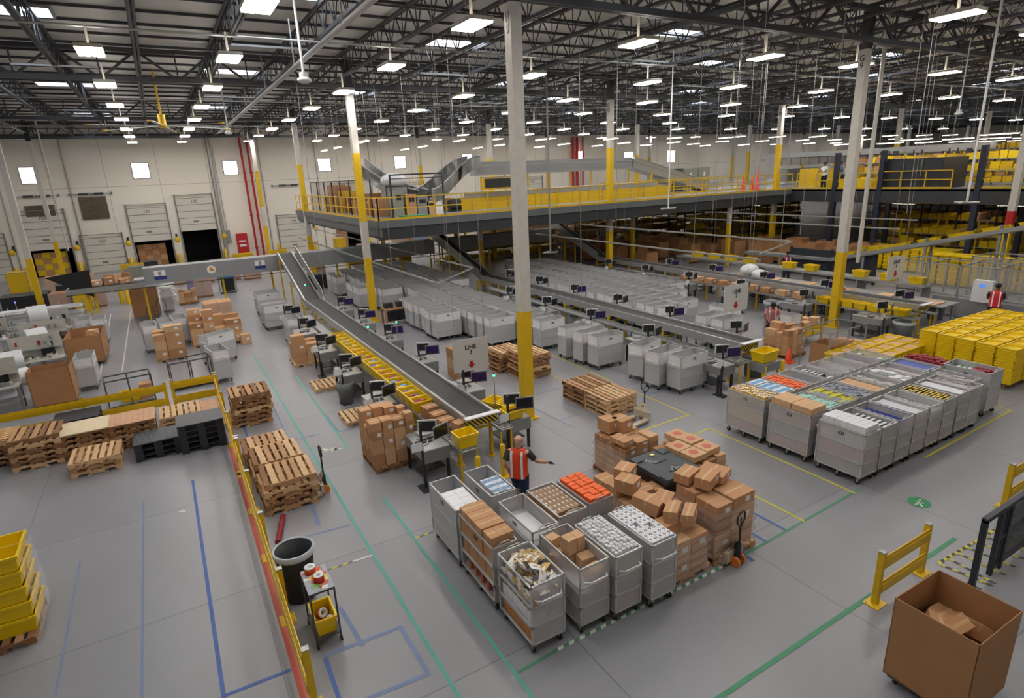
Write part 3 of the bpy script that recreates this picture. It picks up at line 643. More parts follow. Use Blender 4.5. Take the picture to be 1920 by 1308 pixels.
for k in range(14): item('foil_bag', 'bag%d' % (k % 4), bag(k % 4), bm3, (3.64+.04*rnd.random(), 6.1+k*.06, .86+.09*rnd.random()), (rnd.uniform(1, 1.5), rnd.uniform(-.5, .5), 1.57), 'foil bag pressed against the open side of the heaped cart', 'bag', 'foil bags on the middle shelf')
fill(3.62, 3.9, 6.08, 6.94, .2, 1, 9, .07, [C_('snack_orange', 'BE7A32', .45, var=.3, scale=25)], 'snack_bag', 'orange snack pack on the lowest deck of the heaped cart', 'bag', 'orange packs under the foil bags', 'snk', layers=3)
fill(3.62, 3.9, 6.08, 6.94, .45, 1, 6, .25, [bm3[0], bm3[1]], 'pouch', 'white pouch on the second shelf of the heaped cart', 'bag', 'white pouches below the foil bags', 'pch')
for x, y, z, w_, d_, h_, a in ((4.55, 6.9, .95, .2, .17, .24, .2), (4.52, 6.72, .74, .24, .17, .28, .5), (4.72, 6.78, .74, .15, .17, .3, 0), (4.67, 6.6, 1.04, .17, .2, .26, .08), (4.84, 6.6, 1.0, .15, .2, .3, .05), (4.83, 6.38, .74, .24, .2, .3, -.1), (4.82, 6.12, .74, .24, .2, .26, .1), (4.72, 6.62, .74, .2, .18, .26, .05)):
    carton(x, y, z, w_, d_, h_, 'plain tan carton in the half-empty cage cart', 'tan cartons in the half-empty cart', a, 1, False)
tag(MB().bx(-.22, -.35, 0, .22, .35, .006).build('paper_sheet', M_paper, None, (4.67, 6.4, .737)), 'white paper lining the shelf under the tan cartons', 'paper'); tag(MB().bx(-.22, -.42, 0, .22, .42, .008).build('paper_sheet', M_paper, None, (4.6, 7.7, .92)), 'white paper at the bottom of the nearly empty cart', 'paper')
def jar():
    m = MB(); m.lathe([(0, .12), (.028, .115), (.034, .09), (.026, .075), (.038, .05), (.038, 0)], n=9); return m
fill(5.06, 5.52, 5.92, 6.9, 1.11, 6, 13, .12, [C_('bubble_wrap', 'E8E9EC', .25)], 'wrapped_jar', 'white bubble-wrapped jar in the overflowing cart', 'jar', 'bubble-wrapped jars', 'jar', jr=1, jz=.03, mk=jar, gap=.012)
def discbox(): 
    m = MB(); m.box((0, 0, .075), (.094, .118, .15), 0); m.cyl((.012, .025, .15), (.012, .025, .152), .024, 14, 1); m.cyl((.012, .025, .151), (.012, .025, .153), .011, 12, 0); m.box((-.02, -.035, .151), (.03, .006, .002), 1); return m
fill(5.71, 6.19, 5.83, 6.87, 1.07, 5, 9, .15, [c_white, c_blk], 'printed_box', 'white box with a black disc print in the full cart', 'box', 'white disc-printed boxes', 'dsc', mk=discbox, jz=.012, skip=.04)
for zc in (.21, .55): fill(5.72, 6.18, 5.83, 6.85, zc, 2, 4, .27, [C_('grey_case', 'A5A7AA', .5)], 'storage_case', 'pale case seen dimly through the side of the disc-box cart', 'box', 'pale cases under the disc boxes', 'gcs')
fill(5.06, 5.52, 5.93, 6.9, .21, 2, 4, .3, [C_('rose_case', '9C7880', .5), M_paper], 'storage_case', 'rose case seen dimly through the side of the jar cart', 'box', 'rose cases under the jars', 'rcs'); fill(5.06, 5.52, 5.93, 6.9, .67, 2, 4, .3, [C_('pale_case', 'C2C4AC', .5)], 'storage_case', 'pale green case behind the side of the jar cart', 'box', 'pale cases under the jars', 'pcs')
for k, (x, y, w_, d_) in enumerate(((3.7, 8.2, .24, .25), (3.92, 8.2, .2, .25), (3.7, 7.93, .24, .27), (3.92, 7.93, .2, .27), (3.7, 7.65, .24, .27), (3.92, 7.65, .2, .27), (3.68, 7.36, .16, .28), (3.83, 7.36, .13, .28), (3.96, 7.36, .12, .28))):
    carton(x, y, .88, w_, d_, .46-.02*(k > 5), 'plain brown carton on the top shelf of the open-sided cart', 'brown cartons on the open-sided cart', 0, 0, False)
for y in (7.3, 7.62, 7.94, 8.2): carton(3.8, y, .52, .4, .3 if y < 8 else .18, .3, 'brown carton on the middle shelf of the open-sided cart', 'brown cartons on the middle shelf', 0, 0, False)
for k in range(10): item('orange_bottle', 'ob', lambda: MB().lathe([(0, .2), (.02, .2), (.02, .16), (.035, .13), (.035, 0)], n=9), [C_('bottle_orange', 'C4603A', .4)], (3.64+.1*(k % 2), 7.25+.11*k, .19), (0, 0, 0), 'orange-red bottle on the bottom deck of the open-sided cart', 'bottle', 'orange bottles on the bottom deck')
def labelled():
    m = MB(); m.box((0, 0, .11), (.088, .142, .22), 0); m.box((0, 0, .221), (.05, .12, .002), 1); m.box((.01, .02, .223), (.02, .05, .002), 2); return m
fill(4.98, 5.52, 7.42, 8.3, .95, 6, 6, .22, [M_card3, C_('print_grey', '8D8378'), M_paper], 'labelled_box', 'brown box with a grey printed top in the tight rows', 'box', 'labelled brown boxes', 'lbl', mk=labelled, layers=1); fill(5.17, 5.52, 7.28, 7.42, .92, 4, 1, .22, [M_card3, C_('print_grey', '8D8378')], 'labelled_box', 'brown box at the near end of the tight rows', 'box', 'labelled brown boxes, near end', 'lb2')
fill(4.98, 5.5, 7.3, 8.3, .53, 2, 4, .28, [M_card3], 'carton', 'brown case on the lower shelf below the tight rows', 'box', 'brown cases on the lower shelf', 'lb3')
fill(5.66, 6.14, 7.32, 8.28, 1.1, 3, 8, .15, [c_orange, C_('orange_lid', 'F06A20')], 'orange_box', 'bright orange box among others on the near group of carts', 'box', 'bright orange boxes', 'org', jz=.015, jr=.03, gap=.012)
fill(5.66, 6.14, 7.32, 8.28, .85, 2, 4, .22, [c_blk], 'storage_case', 'dark case below the bright orange boxes', 'box', 'dark cases below the orange boxes', 'od2')
fill(3.6, 4.06, 8.5, 9.2, 1.0, 2, 4, .17, [C_('packet_white', 'E3E3E6', .5, bump=.3)], 'white_packet', 'white packet in the slab on the silver corner cart', 'packet', 'slab of white packets', 'wpk', gap=.004)
fill(4.4, 4.78, 8.55, 9.15, .95, 2, 3, .05, [C_('book_white', 'D8DCE4'), C_('book_blue', '6F92B4')], 'book', 'white and blue book in the tidy stack', 'book', 'white and blue books', 'bok', layers=5)
# ---- cartons and totes on pallets beside them
def wrap(x0, y0, x1, y1, z0, z1, label):
    m = MB(); n = 8
    for k in range(n):
        za, zb = z0+(z1-z0)*k/n, z0+(z1-z0)*(k+1)/n; q = .014*(-1)**k; p = [(x0-q, y0-q), (x1+q, y0-q), (x1+q, y1+q), (x0-q, y1+q)]
        for i in range(4): a, b = p[i], p[(i+1) % 4]; m.quad((*a, za), (*b, za), (b[0], b[1], zb), (a[0], a[1], zb))
    return tag(m.build('stretch_wrap', M_film), label, 'plastic wrap')
def load(x0, y0, W, D, H, where, seed, wrapped=True, **k):
    nx = 1 if W < 1.2 else 2
    pallet(x0+W/2, y0+D/2, 0, 'a', 'wooden pallet under %s' % where, None)
    pile(x0, y0, PH+.003, W, D, H-PH, 'brown carton in %s' % where, where, seed, **k)
    if wrapped: wrap(x0-.02, y0-.02, x0+W+.02, y0+D+.02, PH, H*.82, 'clear stretch film around %s' % where)
load(6.66, 7.42, .95, 1.1, .85, 'the wrapped load between the orange boxes and the black tote', 11, ragged=.15); load(7.9, 8.95, .98, 1.1, .98, 'the wrapped load topped by two cartons', 12, ragged=.15)
load(8.5, 7.55, .98, 1.2, .98, 'the wrapped load of red-stamped cartons behind the black tote', 13, ragged=.1); load(7.42, 6.02, 1.0, .98, 1.22, 'the tall wrapped load beside the parked pallet jack', 14, ragged=.12, hmn=.3, hmx=.42, mn=.4, mx=.55)
load(6.3, 5.95, .85, 1.15, 1.0, 'the leaning load next to the disc-box cart', 15, ragged=.2, hmn=.3)
for x, y, z, w_, d_, h_, a, tl in ((6.9, 7.75, .86, .36, .4, .26, .4, None), (7.15, 8.1, .88, .4, .34, .26, .5, None), (8.45, 9.75, .99, .36, .4, .3, .1, None), (8.2, 9.9, .99, .34, .4, .3, .05, None), (8.0, 9.2, .99, .3, .45, .12, .1, None), (7.8, 6.6, 1.24, .5, .3, .2, .35, None), (7.65, 6.95, 1.22, .46, .3, .18, .3, None), (8.15, 6.75, 1.22, .45, .5, .14, .35, None), (6.55, 6.85, 1.02, .42, .5, .22, .5, (.15, .2)), (6.75, 6.4, 1.02, .5, .24, .2, .6, (-.1, .1)), (6.95, 6.2, 1.0, .48, .2, .2, .6, (-.1, .05)), (6.9, 6.8, 1.0, .4, .3, .2, .5, (.1, -.1))):
    carton(x, y, z, w_, d_, h_, 'loose brown carton lying on top of the wrapped loads', 'loose cartons on top of the wrapped loads', a, 0, True, tl)
red_ = C_('stamp_red', 'C4604E', var=0)
for i, (x, y) in enumerate(((8.75, 7.8), (8.72, 8.2), (9.2, 7.85), (9.2, 8.3), (9.15, 8.65))):
    o = carton(x, y, .99, .42, .38, .12, 'flat carton with a red stamp on top of the load behind the black tote', 'red-stamped cartons', .05, 1, False); MB().cyl((0, 0, .121), (0, 0, .124), .1, 16).build('red_stamp', red_, o)
t = thing('lidded_bulk_container', 'large black lidded plastic container with chalk letters on the lid', 'container', (7.98, 7.85, 0), .0); m = mat('container_black', '23262C', .42, 0, .05)
MB().box((0, 0, .58), (.86, 1.04, .76), 0).build('body', m, t)
for i in (-1, 1):
    for j in (-1, 1): MB().bx(i*.38-.1, j*.45-.1, 0, i*.38+.1, j*.45+.1, .2).build('foot', m, t)
ld = MB().box((0, 0, 1.0), (.96, 1.14, .09), 0)
for i in (-1, 1):
    for j in (-1, 1): ld.box((i*.36, j*.44, 1.055), (.2, .22, .02), 0)
ld.box((0, .12, 1.05), (.3, .03, .015), 1).box((0, -.3, 1.05), (.3, .03, .015), 1); ld.build('lid', [mat('lid_grey', '3B4047', .5), m], t)
text('MS', .24, mat('chalk', '8E9196', .8), t, (.08, -.3, 1.047), (0, 0, -.75)); text('low', .2, mat('chalk', '8E9196', .8), t, (-.12, .22, 1.047), (0, 0, -.75)); MB().box((.05, .42, 1.066), (.09, .07, .004)).build('yellow_note', mat('note_yellow', 'E2E06A', .6), t)
for z in (.45,): MB().box((-.1, -.525, z+.15), (.14, .006, .2)).box((-.434, -.3, z+.15), (.006, .16, .2)).build('shipping_label', M_paper, t)
# ---- the array of carts on the right
P_ = .665
def rc(r, c): return 12.1+P_*c, 12.1+P_*c+.6, (6.12, 7.38, 8.62)[r], (7.2, 8.48, 9.75)[r]
spec = {  # (row, col): (label, fill kwargs)
 (2, 0): ('array cart filled with rows of yellow packets, its front corner', (5, 14, .2, [c_yel, c_white], 'yellow_packet', 'packet'), 1.02, dict(jz=.03, gap=.014, jr=.05)),
 (1, 0): ('array cart topped with two long tan cartons', None, 1.2, {}),
 (0, 0): ('array cart heaped with white square boxes, near corner of the array', (3, 7, .14, [c_white], 'white_box', 'box'), 1.2, dict(layers=1)),
 (2, 1): ('array cart with a neat pile of white leaflets', (1, 4, .03, [c_white, c_lb], 'leaflet', 'paper'), 1.12, dict(layers=3, skip=.1)),
 (1, 1): ('array cart of pale teal packets', (2, 12, .2, [c_teal], 'teal_packet', 'packet'), .98, dict(jz=.05, jr=.06)),
 (0, 1): ('array cart of white boxes laid in black ones', (3, 8, .15, [c_blk, c_white], 'black_white_box', 'box'), .98, dict(skip=.05)),
 (2, 2): ('array cart of shiny orange boxes on a silver deck', (3, 9, .12, [c_orange, C_('orange_lid', 'F06A20')], 'orange_box', 'box'), 1.06, dict(gap=.016, jz=.02)),
 (1, 2): ('array cart split between grey patterned and lime packets', (1, 14, .16, [c_lime], 'lime_packet', 'packet'), 1.0, dict(jz=.05, jr=.1)),
 (0, 2): ('array cart of royal blue packets in a deep bay', (2, 14, .14, [c_blu], 'blue_packet', 'packet'), .92, dict(jr=.15, gap=.02)),
 (2, 3): ('array cart of deep grey trays behind the orange boxes', (2, 4, .1, [C_('tray_bluegrey', '6E7684')], 'tray', 'tray'), .9, {}),
 (1, 3): ('array cart crowded with grey patterned packets', (4, 12, .14, [c_gv], 'patterned_packet', 'packet'), 1.02, dict(jz=.05, jr=.2)),
 (0, 3): ('array cart tiled with small white boxes', (7, 18, .12, [c_white], 'small_white_box', 'box'), 1.0, dict(gap=.004)),
 (2, 4): ('array cart of black and white books', (2, 8, .1, [c_blk, c_white], 'book', 'book'), 1.0, dict(skip=.1)),
 (1, 4): ('array cart of flat russet cartons', (2, 6, .12, [M_card2], 'russet_carton', 'box'), 1.04, {}),
 (0, 4): ('array cart with a short row of white tubs', (2, 7, .1, [c_white], 'white_tub', 'tub'), .92, dict(skip=.3)),
 (2, 5): ('array cart with one brown carton on white trays', (2, 3, .04, [c_white], 'tray', 'tray'), .95, {}),
 (1, 5): ('array cart of mixed pale packets behind the russet cartons', (3, 6, .1, [C_('packet_grey', 'B9B4B4', var=.3, scale=15)], 'pale_packet', 'packet'), .98, dict(jz=.08, jr=.4, skip=.2)),
 (0, 5): ('array cart of black and yellow boxes', (2, 12, .12, [c_blk, c_yb], 'yellow_top_box', 'box'), 1.06, dict(gap=.02, jz=.02)),
 (2, 6): ('array cart of white trays with a green bundle', (2, 4, .06, [c_white], 'tray', 'tray'), .95, dict(skip=.2)),
 (1, 6): ('array cart with loose white bags', (3, 5, .1, [c_white], 'white_bag', 'bag'), 1.0, dict(jz=.1, jr=.6, skip=.2)),
 (0, 6): ('array cart of long white tubes and yellow packs', (3, 3, .08, [c_white], 'white_tube', 'tube'), 1.06, dict(layers=1)),
 (2, 7): ('array cart of purple and green odds and ends', (3, 5, .1, [C_('pack_purple', '8A5C94', var=.2)], 'purple_packet', 'packet'), .95, dict(jr=.5, skip=.4)),
 (1, 7): ('array cart with a bright yellow long carton', (3, 5, .12, [C_('pack_white_red', 'C9BEBE', var=.3, scale=15)], 'pale_packet', 'packet'), .95, dict(skip=.3, jr=.3)),
 (0, 7): ('array cart of jumbled white and grey packs at the near edge', (4, 7, .1, [C_('pack_mix', 'B8AEB0', var=.35, scale=15)], 'mixed_packet', 'packet'), 1.0, dict(jr=.4, jz=.06)),
 (1, 8): ('array cart of royal blue long packs', (2, 2, .1, [C_('pack_blue2', '4A5EB0')], 'blue_long_pack', 'packet'), 1.05, {}),
 (2, 8): ('array cart of green and white packs at the back', (3, 5, .1, [c_grn, c_white], 'green_packet', 'packet'), .98, dict(skip=.3, jr=.3)),
 (1, 9): ('array cart of dark red spiky packs', (3, 10, .12, [c_red], 'dark_red_packet', 'packet'), 1.1, dict(jr=.4, jz=.08)),
}
for (r, c), (lab, f, z, kw) in spec.items():
    lab = lab.replace(', its front corner', '').replace(', near corner of the array', '')
    x0, x1, y0, y1 = rc(r, c)
    if (r, c) == (0, 6): x0 += .06; x1 += .06
    place_cart(x0, x1, y0, y1, lab, near=True, deep=.5, shelf=(.5, z-.02))
    if f:
        nx, ny, h, ms, nm, cat = f
        fill(x0+.05, x1-.05, y0+.05, y1-.05, z, nx, ny, h, ms, nm, '%s in one of the array carts' % nm.replace('_', ' '), cat, nm.replace('_', ' ')+'s in the array of carts', 'a%d%d' % (r, c), **kw)
for y0_, y1_, x0_ in ((7.4, 7.92, 12.12), (7.93, 8.46, 12.12)): carton((x0_+.29), (y0_+y1_)/2, 1.21, .56, y1_-y0_-.01, .15, 'long tan carton lying on the second cart of the array front', 'long tan cartons', 0, 1, False)
for k, (m_, z) in enumerate(((c_yel, .52), (c_pink, .19))): fill(12.14, 12.66, 8.68, 9.68, z, 2, 8, .3, [m_], 'packet', 'packet behind the side wall of the yellow-packet cart', 'packet', 'packets behind the side of the yellow-packet cart, level %d' % k, 'ay%d' % k)
fill(12.14, 12.66, 6.2, 7.15, .52, 2, 5, .3, [c_pink], 'packet', 'rose pack behind the side wall of the white-box cart', 'packet', 'rose packs of the white-box cart', 'az1'); fill(12.14, 12.66, 6.2, 7.15, .84, 2, 5, .3, [c_white], 'packet', 'white pack behind the side wall of the white-box cart', 'packet', 'white packs of the white-box cart', 'az2')
fill(12.14, 12.66, 7.42, 8.42, .52, 2, 5, .28, [C_('pack_greyblue', '8E9AA0', var=.15)], 'packet', 'grey-blue pack behind the side of the tan-carton cart', 'packet', 'grey-blue packs', 'az3'); fill(12.14, 12.66, 7.42, 8.42, .19, 2, 6, .25, [c_pink], 'packet', 'rose pack low in the tan-carton cart', 'packet', 'rose packs low in the tan-carton cart', 'az4')
fill(12.14, 12.66, 7.42, 8.42, .85, 2, 4, .3, [M_card], 'packet', 'brown pack behind the side of the tan-carton cart', 'packet', 'brown packs of the tan-carton cart', 'az5')
fill(13.46, 13.7, 7.42, 8.42, 1.0, 1, 10, .2, [c_gv], 'patterned_packet', 'grey patterned packet beside the lime ones', 'packet', 'grey patterned packets beside the lime ones', 'az6', jr=.2)
place_cart(18.2, 18.95, 6.3, 7.45, 'large silver cart with green and dark red goods, end of the array', near=True, deep=.3, solid=True, z=1.25); place_cart(17.25, 17.85, 6.35, 7.5, 'large silver cart wedged next to the end cart of the array', deep=.3, solid=True)
fill(18.25, 18.9, 6.4, 6.9, 1.02, 4, 5, .12, [c_red], 'dark_red_packet', 'dark red pack in the silver end cart', 'packet', 'dark red packs in the end cart', 'ea', jr=.6, jz=.06); fill(18.25, 18.9, 6.95, 7.35, 1.0, 3, 3, .1, [c_grn, c_white], 'green_packet', 'green and white pack in the silver end cart', 'packet', 'green packs in the end cart', 'eb', jr=.5)
fill(17.3, 17.8, 6.4, 7.4, .98, 4, 7, .12, [C_('pack_mix', 'B8AEB0')], 'mixed_packet', 'mixed pale pack next to the silver end cart', 'packet', 'mixed packs beside the end cart', 'ec', jr=.5, jz=.05)
# loaded yellow totes and the big yellow stack behind the array
for i in range(6):
    for j in range(3):
        x, y = 18.42+.63*i, 9.6+.5*j
        for k in range(2): tote(x, y, .18+.3*k, 'yellow tote full of parcels on the low stack behind the carts' if k else 'yellow tote in the lower layer behind the carts', 'loaded yellow totes' if k else 'lower loaded yellow totes', 0, .62, .46, .3)
        item('parcel', 'pc', lambda: MB().box((0, 0, .09), (.5, .34, .18)), [M_card2], (x, y, .56), (0, 0, rnd.uniform(-.1, .1)), 'flat parcel in a loaded yellow tote', 'parcel', 'parcels in the yellow totes')
for i in range(3): pallet(18.7+1.25*i, 10.05, 0, 'a', 'pallet under the loaded yellow totes', 'pallets under the loaded totes')
def nest(x, y, n, label, group):
    """stack of nested empty totes, each its own object"""
    for k in range(n): item('nested_tote', 'nst', nest_mb, [M_tote], (x, y, .16+k*.078), (0, 0, rnd.uniform(-.02, .02)), label, 'tote', group)
def nest_mb():
    m = MB(); a, b, h = .32, .24, .1
    for q in ((-a, -b, a, -b+.02), (-a, b-.02, a, b), (-a, -b, -a+.02, b), (a-.02, -b, a, b)): m.bx(q[0], q[1], .02, q[2], q[3], h)
    for q in ((-a-.02, -b-.02, a+.02, -b), (-a-.02, b, a+.02, b+.02), (-a-.02, -b, -a, b), (a, -b, a+.02, b)): m.bx(q[0], q[1], h-.03, q[2], q[3], h)
    m.bx(-a+.02, -b+.02, .02, a-.02, b-.02, .04); return m
for i in range(7):
    for j in range(5):
        nest(21.3+.72*i+.1*j, 7.0+.58*j-.02*i, 14 if (j == 0 or i == 0) else (2 if False else 14), 'empty yellow tote nested in the big yellow block', 'nested yellow totes, stack %d' % (i*5+j)) if (i == 0 or j == 0) else [item('nested_tote', 'nst', nest_mb, [M_tote], (21.3+.72*i+.1*j, 7.0+.58*j-.02*i, .16+k*.078), (0, 0, rnd.uniform(-.02, .02)), 'empty yellow tote on top of the big yellow block', 'tote', 'topmost nested yellow totes') for k in (12, 13)]
for i in range(5): pallet(21.7+1.2*i, 7.5, 0, 'a', 'pallet under the big block of nested yellow totes', 'pallets under the yellow block'); pallet(21.8+1.2*i, 8.7, 0, 'a', 'pallet under the big block of nested yellow totes', 'pallets under the yellow block')
# ================================================================ belt conveyors and pack stations
M_belt = mat('belt_rubber', '2E2F31', .6, 0, .05, 4); M_alu = mat('conveyor_aluminium', 'A9ABAA', .32, .5, .04, 3); M_haz = None
def hazmat():
    m = bpy.data.materials.new('hazard_stripes'); m.use_nodes = True; N = m.node_tree.nodes; L = m.node_tree.links; b = N['Principled BSDF']
    t = N.new('ShaderNodeTexCoord'); s = N.new('ShaderNodeSeparateXYZ'); a = N.new('ShaderNodeMath'); a.operation = 'ADD'; q = N.new('ShaderNodeMath'); q.operation = 'MULTIPLY'; q.inputs[1].default_value = 9
    f = N.new('ShaderNodeMath'); f.operation = 'FRACT'; g = N.new('ShaderNodeMath'); g.operation = 'GREATER_THAN'; g.inputs[1].default_value = .5; mx = N.new('ShaderNodeMix'); mx.data_type = 'RGBA'
    mx.inputs['A'].default_value = (*lin('1D1D1B'), 1); mx.inputs['B'].default_value = (*lin('E0C62E'), 1)
    L.new(t.outputs['Object'], s.inputs[0]); L.new(s.outputs[0], a.inputs[0]); L.new(s.outputs[2], a.inputs[1]); L.new(a.outputs[0], q.inputs[0]); L.new(q.outputs[0], f.inputs[0]); L.new(f.outputs[0], g.inputs[0]); L.new(g.outputs[0], mx.inputs['Factor']); L.new(mx.outputs['Result'], b.inputs['Base Color']); return m
M_haz = hazmat()
def belt(xc, w, prof, label, posts, end=True, name='belt_conveyor'):
    """prof: (y, z) points from the near end away"""
    t = thing(name, label, 'conveyor', (xc, prof[0][0], 0)); y0 = prof[0][0]
    b = MB(); rails = [MB(), MB()]; k = w/2
    for (ya, za), (yb, zb) in zip(prof, prof[1:]):
        ya -= y0; yb -= y0
        b.add([(-k, ya, za), (k, ya, za), (k, yb, zb), (-k, yb, zb), (-k, ya, za-.04), (k, ya, za-.04), (k, yb, zb-.04), (-k, yb, zb-.04)], [(0, 1, 2, 3), (7, 6, 5, 4), (0, 4, 5, 1), (2, 6, 7, 3)])
        for r, s in zip(rails, (-1, 1)):
            x0, x1 = s*(k+.002), s*(k+.07); hi, lo = .07, -.2
            vs = [(x0, ya, za+lo), (x1, ya, za+lo), (x1, ya, za+hi), (x0, ya, za+hi), (x0, yb, zb+lo), (x1, yb, zb+lo), (x1, yb, zb+hi), (x0, yb, zb+hi)]
            r.add(vs, [(0, 1, 2, 3), (4, 7, 6, 5), (0, 4, 5, 1), (1, 5, 6, 2), (2, 6, 7, 3), (3, 7, 4, 0)])
    b.build('belt', M_belt, t)
    for r in rails: r.build('side_rail', M_alu, t)
    for y, z, both in posts:
        for s in ((-1, 1) if both else (-1,)): MB().bx(s*(k+.11)-.035, y-y0-.035, 0, s*(k+.11)+.035, y-y0+.035, z).bx(s*(k+.11)-.09, y-y0-.09, 0, s*(k+.11)+.09, y-y0+.09, .015).build('support_post', M_yel, t)
        MB().bx(-k-.1, y-y0-.03, z-.28, k+.1, y-y0+.03, z-.22).build('cross_brace', M_yel, t)
    if end:
        z = prof[0][1]; MB().bx(-k-.12, -.03, z-.02, k+.12, .0, z+.09).bx(-k-.12, -.2, z+.06, k+.12, 0, z+.09).build('end_cap', M_band, t); MB().bx(-k-.1, -.035, z-.2, k+.1, -.01, z-.02).build('hazard_plate', M_haz, t)
        MB().cyl((-k, .05, z-.04), (k, .05, z-.04), .05, 12).build('end_roller', M_steel, t)
    return t
belt(5.77, .68, [(11.75, 1.3), (29.7, 1.3), (35.6, 3.05), (36.2, 3.05)], 'long dark belt conveyor of line 3, dropping from the cross conveyor', [(y, 1.1, True) for y in (12.1, 15.1, 18.1, 21.1, 24.1, 27.1, 29.9)]+[(32.5, 1.9, True), (35.2, 2.8, True)])
belt(15.65, .66, [(11.9, 1.3), (30.0, 1.3), (38.0, 3.6)], 'dark belt conveyor of line 2, running behind the near column under the platform', [(y, 1.1, True) for y in (12.2, 15.3, 18.4, 21.5, 24.6, 27.7, 30.2)]+[(34, 2.2, True), (37, 3, True)])
belt(24.95, .66, [(11.2, 1.3), (30.8, 1.3), (37.0, 3.5)], 'dark belt conveyor of line 1, farthest of three, behind the column marked G', [(y, 1.1, True) for y in (11.5, 15.3, 18.4, 21.5, 24.6, 27.7, 30.9)]+[(34.5, 2.3, True)])
# white side guards of the inclines
for xg, pts in ((6.2, ((29.2, 1.35), (34.8, 3.1))), ):
    (ya, za), (yb, zb) = pts; m = MB(); m.add([(xg, ya, za), (xg, yb, zb), (xg, yb, zb+.45), (xg, ya+.3, za+.5), (xg+.03, ya, za), (xg+.03, yb, zb), (xg+.03, yb, zb+.45), (xg+.03, ya+.3, za+.5)], [(0, 1, 2, 3), (7, 6, 5, 4), (0, 3, 7, 4), (2, 6, 7, 3), (1, 5, 6, 2), (0, 4, 5, 1)])
    tag(m.build('side_guard', M_alu), 'bright metal side guard along the incline of line 3', 'guard')
for xg, ys, zs, ye, ze, nm in ((15.24, 30.0, 1.3, 38.0, 3.6, '2'), (24.54, 30.8, 1.3, 37.0, 3.5, '1')):
    m = MB(); m.add([(xg, ys, zs-.1), (xg, ye, ze-.1), (xg, ye, ze+.4), (xg, ys, zs+.35), (xg+.03, ys, zs-.1), (xg+.03, ye, ze-.1), (xg+.03, ye, ze+.4), (xg+.03, ys, zs+.35)], [(0, 1, 2, 3), (7, 6, 5, 4), (0, 3, 7, 4), (2, 6, 7, 3), (1, 5, 6, 2), (0, 4, 5, 1)])
    tag(m.build('side_guard', M_alu), 'metal side guard along the incline of line %s' % nm, 'guard')
# cross conveyor high on posts, with signs
t = thing('cross_conveyor', 'long grey enclosed conveyor crossing the aisle on yellow posts, with signs on its side', 'conveyor', (0, 36.5, 0)); c_ = mat('cover_grey', '8F9296', .5, .2, .04, 1)
MB().bx(-1.3, -.55, 2.1, 15.1, .45, 2.95).bx(16.2, -.55, 2.1, 24.4, .45, 2.95).build('side_cover', c_, t); MB().bx(-4.7, -.5, 2.0, -1.3, .45, 2.25).build('open_section', M_alu, t); MB().bx(-4.6, -.42, 2.25, -1.3, .38, 2.28).build('belt', M_belt, t)
MB().cyl((-4.7, -.6, 1.98), (24.4, -.6, 1.98), .02, 6).build('cable_tray', M_blk, t)
for x in (-3.9, -3.6, -1.4, 2.4, 5.0, 8.8, 13, 19.4, 23.6): MB().bx(x-.05, -.1, 0, x+.05, 0, 2.05).bx(x-.12, -.2, 0, x+.12, .1, .02).build('support_post', M_yel, t)
for x, k in ((-.55, 0), (4.4, 0)):
    s = MB().bx(x-.28, -.56, 2.3, x+.28, -.555, 2.48, 0).bx(x-.26, -.56, 2.5, x+.26, -.555, 2.78, 1).bx(x-.07, -.565, 2.52, x+.07, -.56, 2.72, 2); s.build('sign', [mat('sign_blue', '2B3580', .5), M_paper, M_gry], t)
s = MB(); s.add([(1.9+.22*cos(a*PI/12), -.56, 2.55+.22*sin(a*PI/12)) for a in range(24)], [tuple(range(24))], 0); s.add([(1.76, -.565, 2.48), (2.04, -.565, 2.48), (1.9, -.565, 2.72)], [(0, 1, 2)], 1); s.build('warning_sign', [M_paper, mat('warning_orange', 'D98A22', .5)], t)
t = tag(MB().add([(-5.4, 36.1, 2.95), (-3.55, 36.1, 3.15), (-3.6, 36.1, 1.75), (-5.4, 36.16, 2.95), (-3.55, 36.16, 3.15), (-3.6, 36.16, 1.75)], [(0, 1, 2), (5, 4, 3), (0, 3, 4, 1), (1, 4, 5, 2), (2, 5, 3, 0)]).build('hanging_banner', mat('banner_black', '1A1B1D', .7)), 'black triangular banner hanging at the end of the cross conveyor', 'banner')
for k, (x, w_, h_) in enumerate(((-4.3, .5, .3), (-3.5, .6, .25), (-2.9, .45, .35), (-2.2, .5, .2))): carton(x, 36.5, 2.285, w_, .5, h_, 'parcel riding on the open end of the cross conveyor', 'parcels on the cross conveyor', .1*k, k % 3)
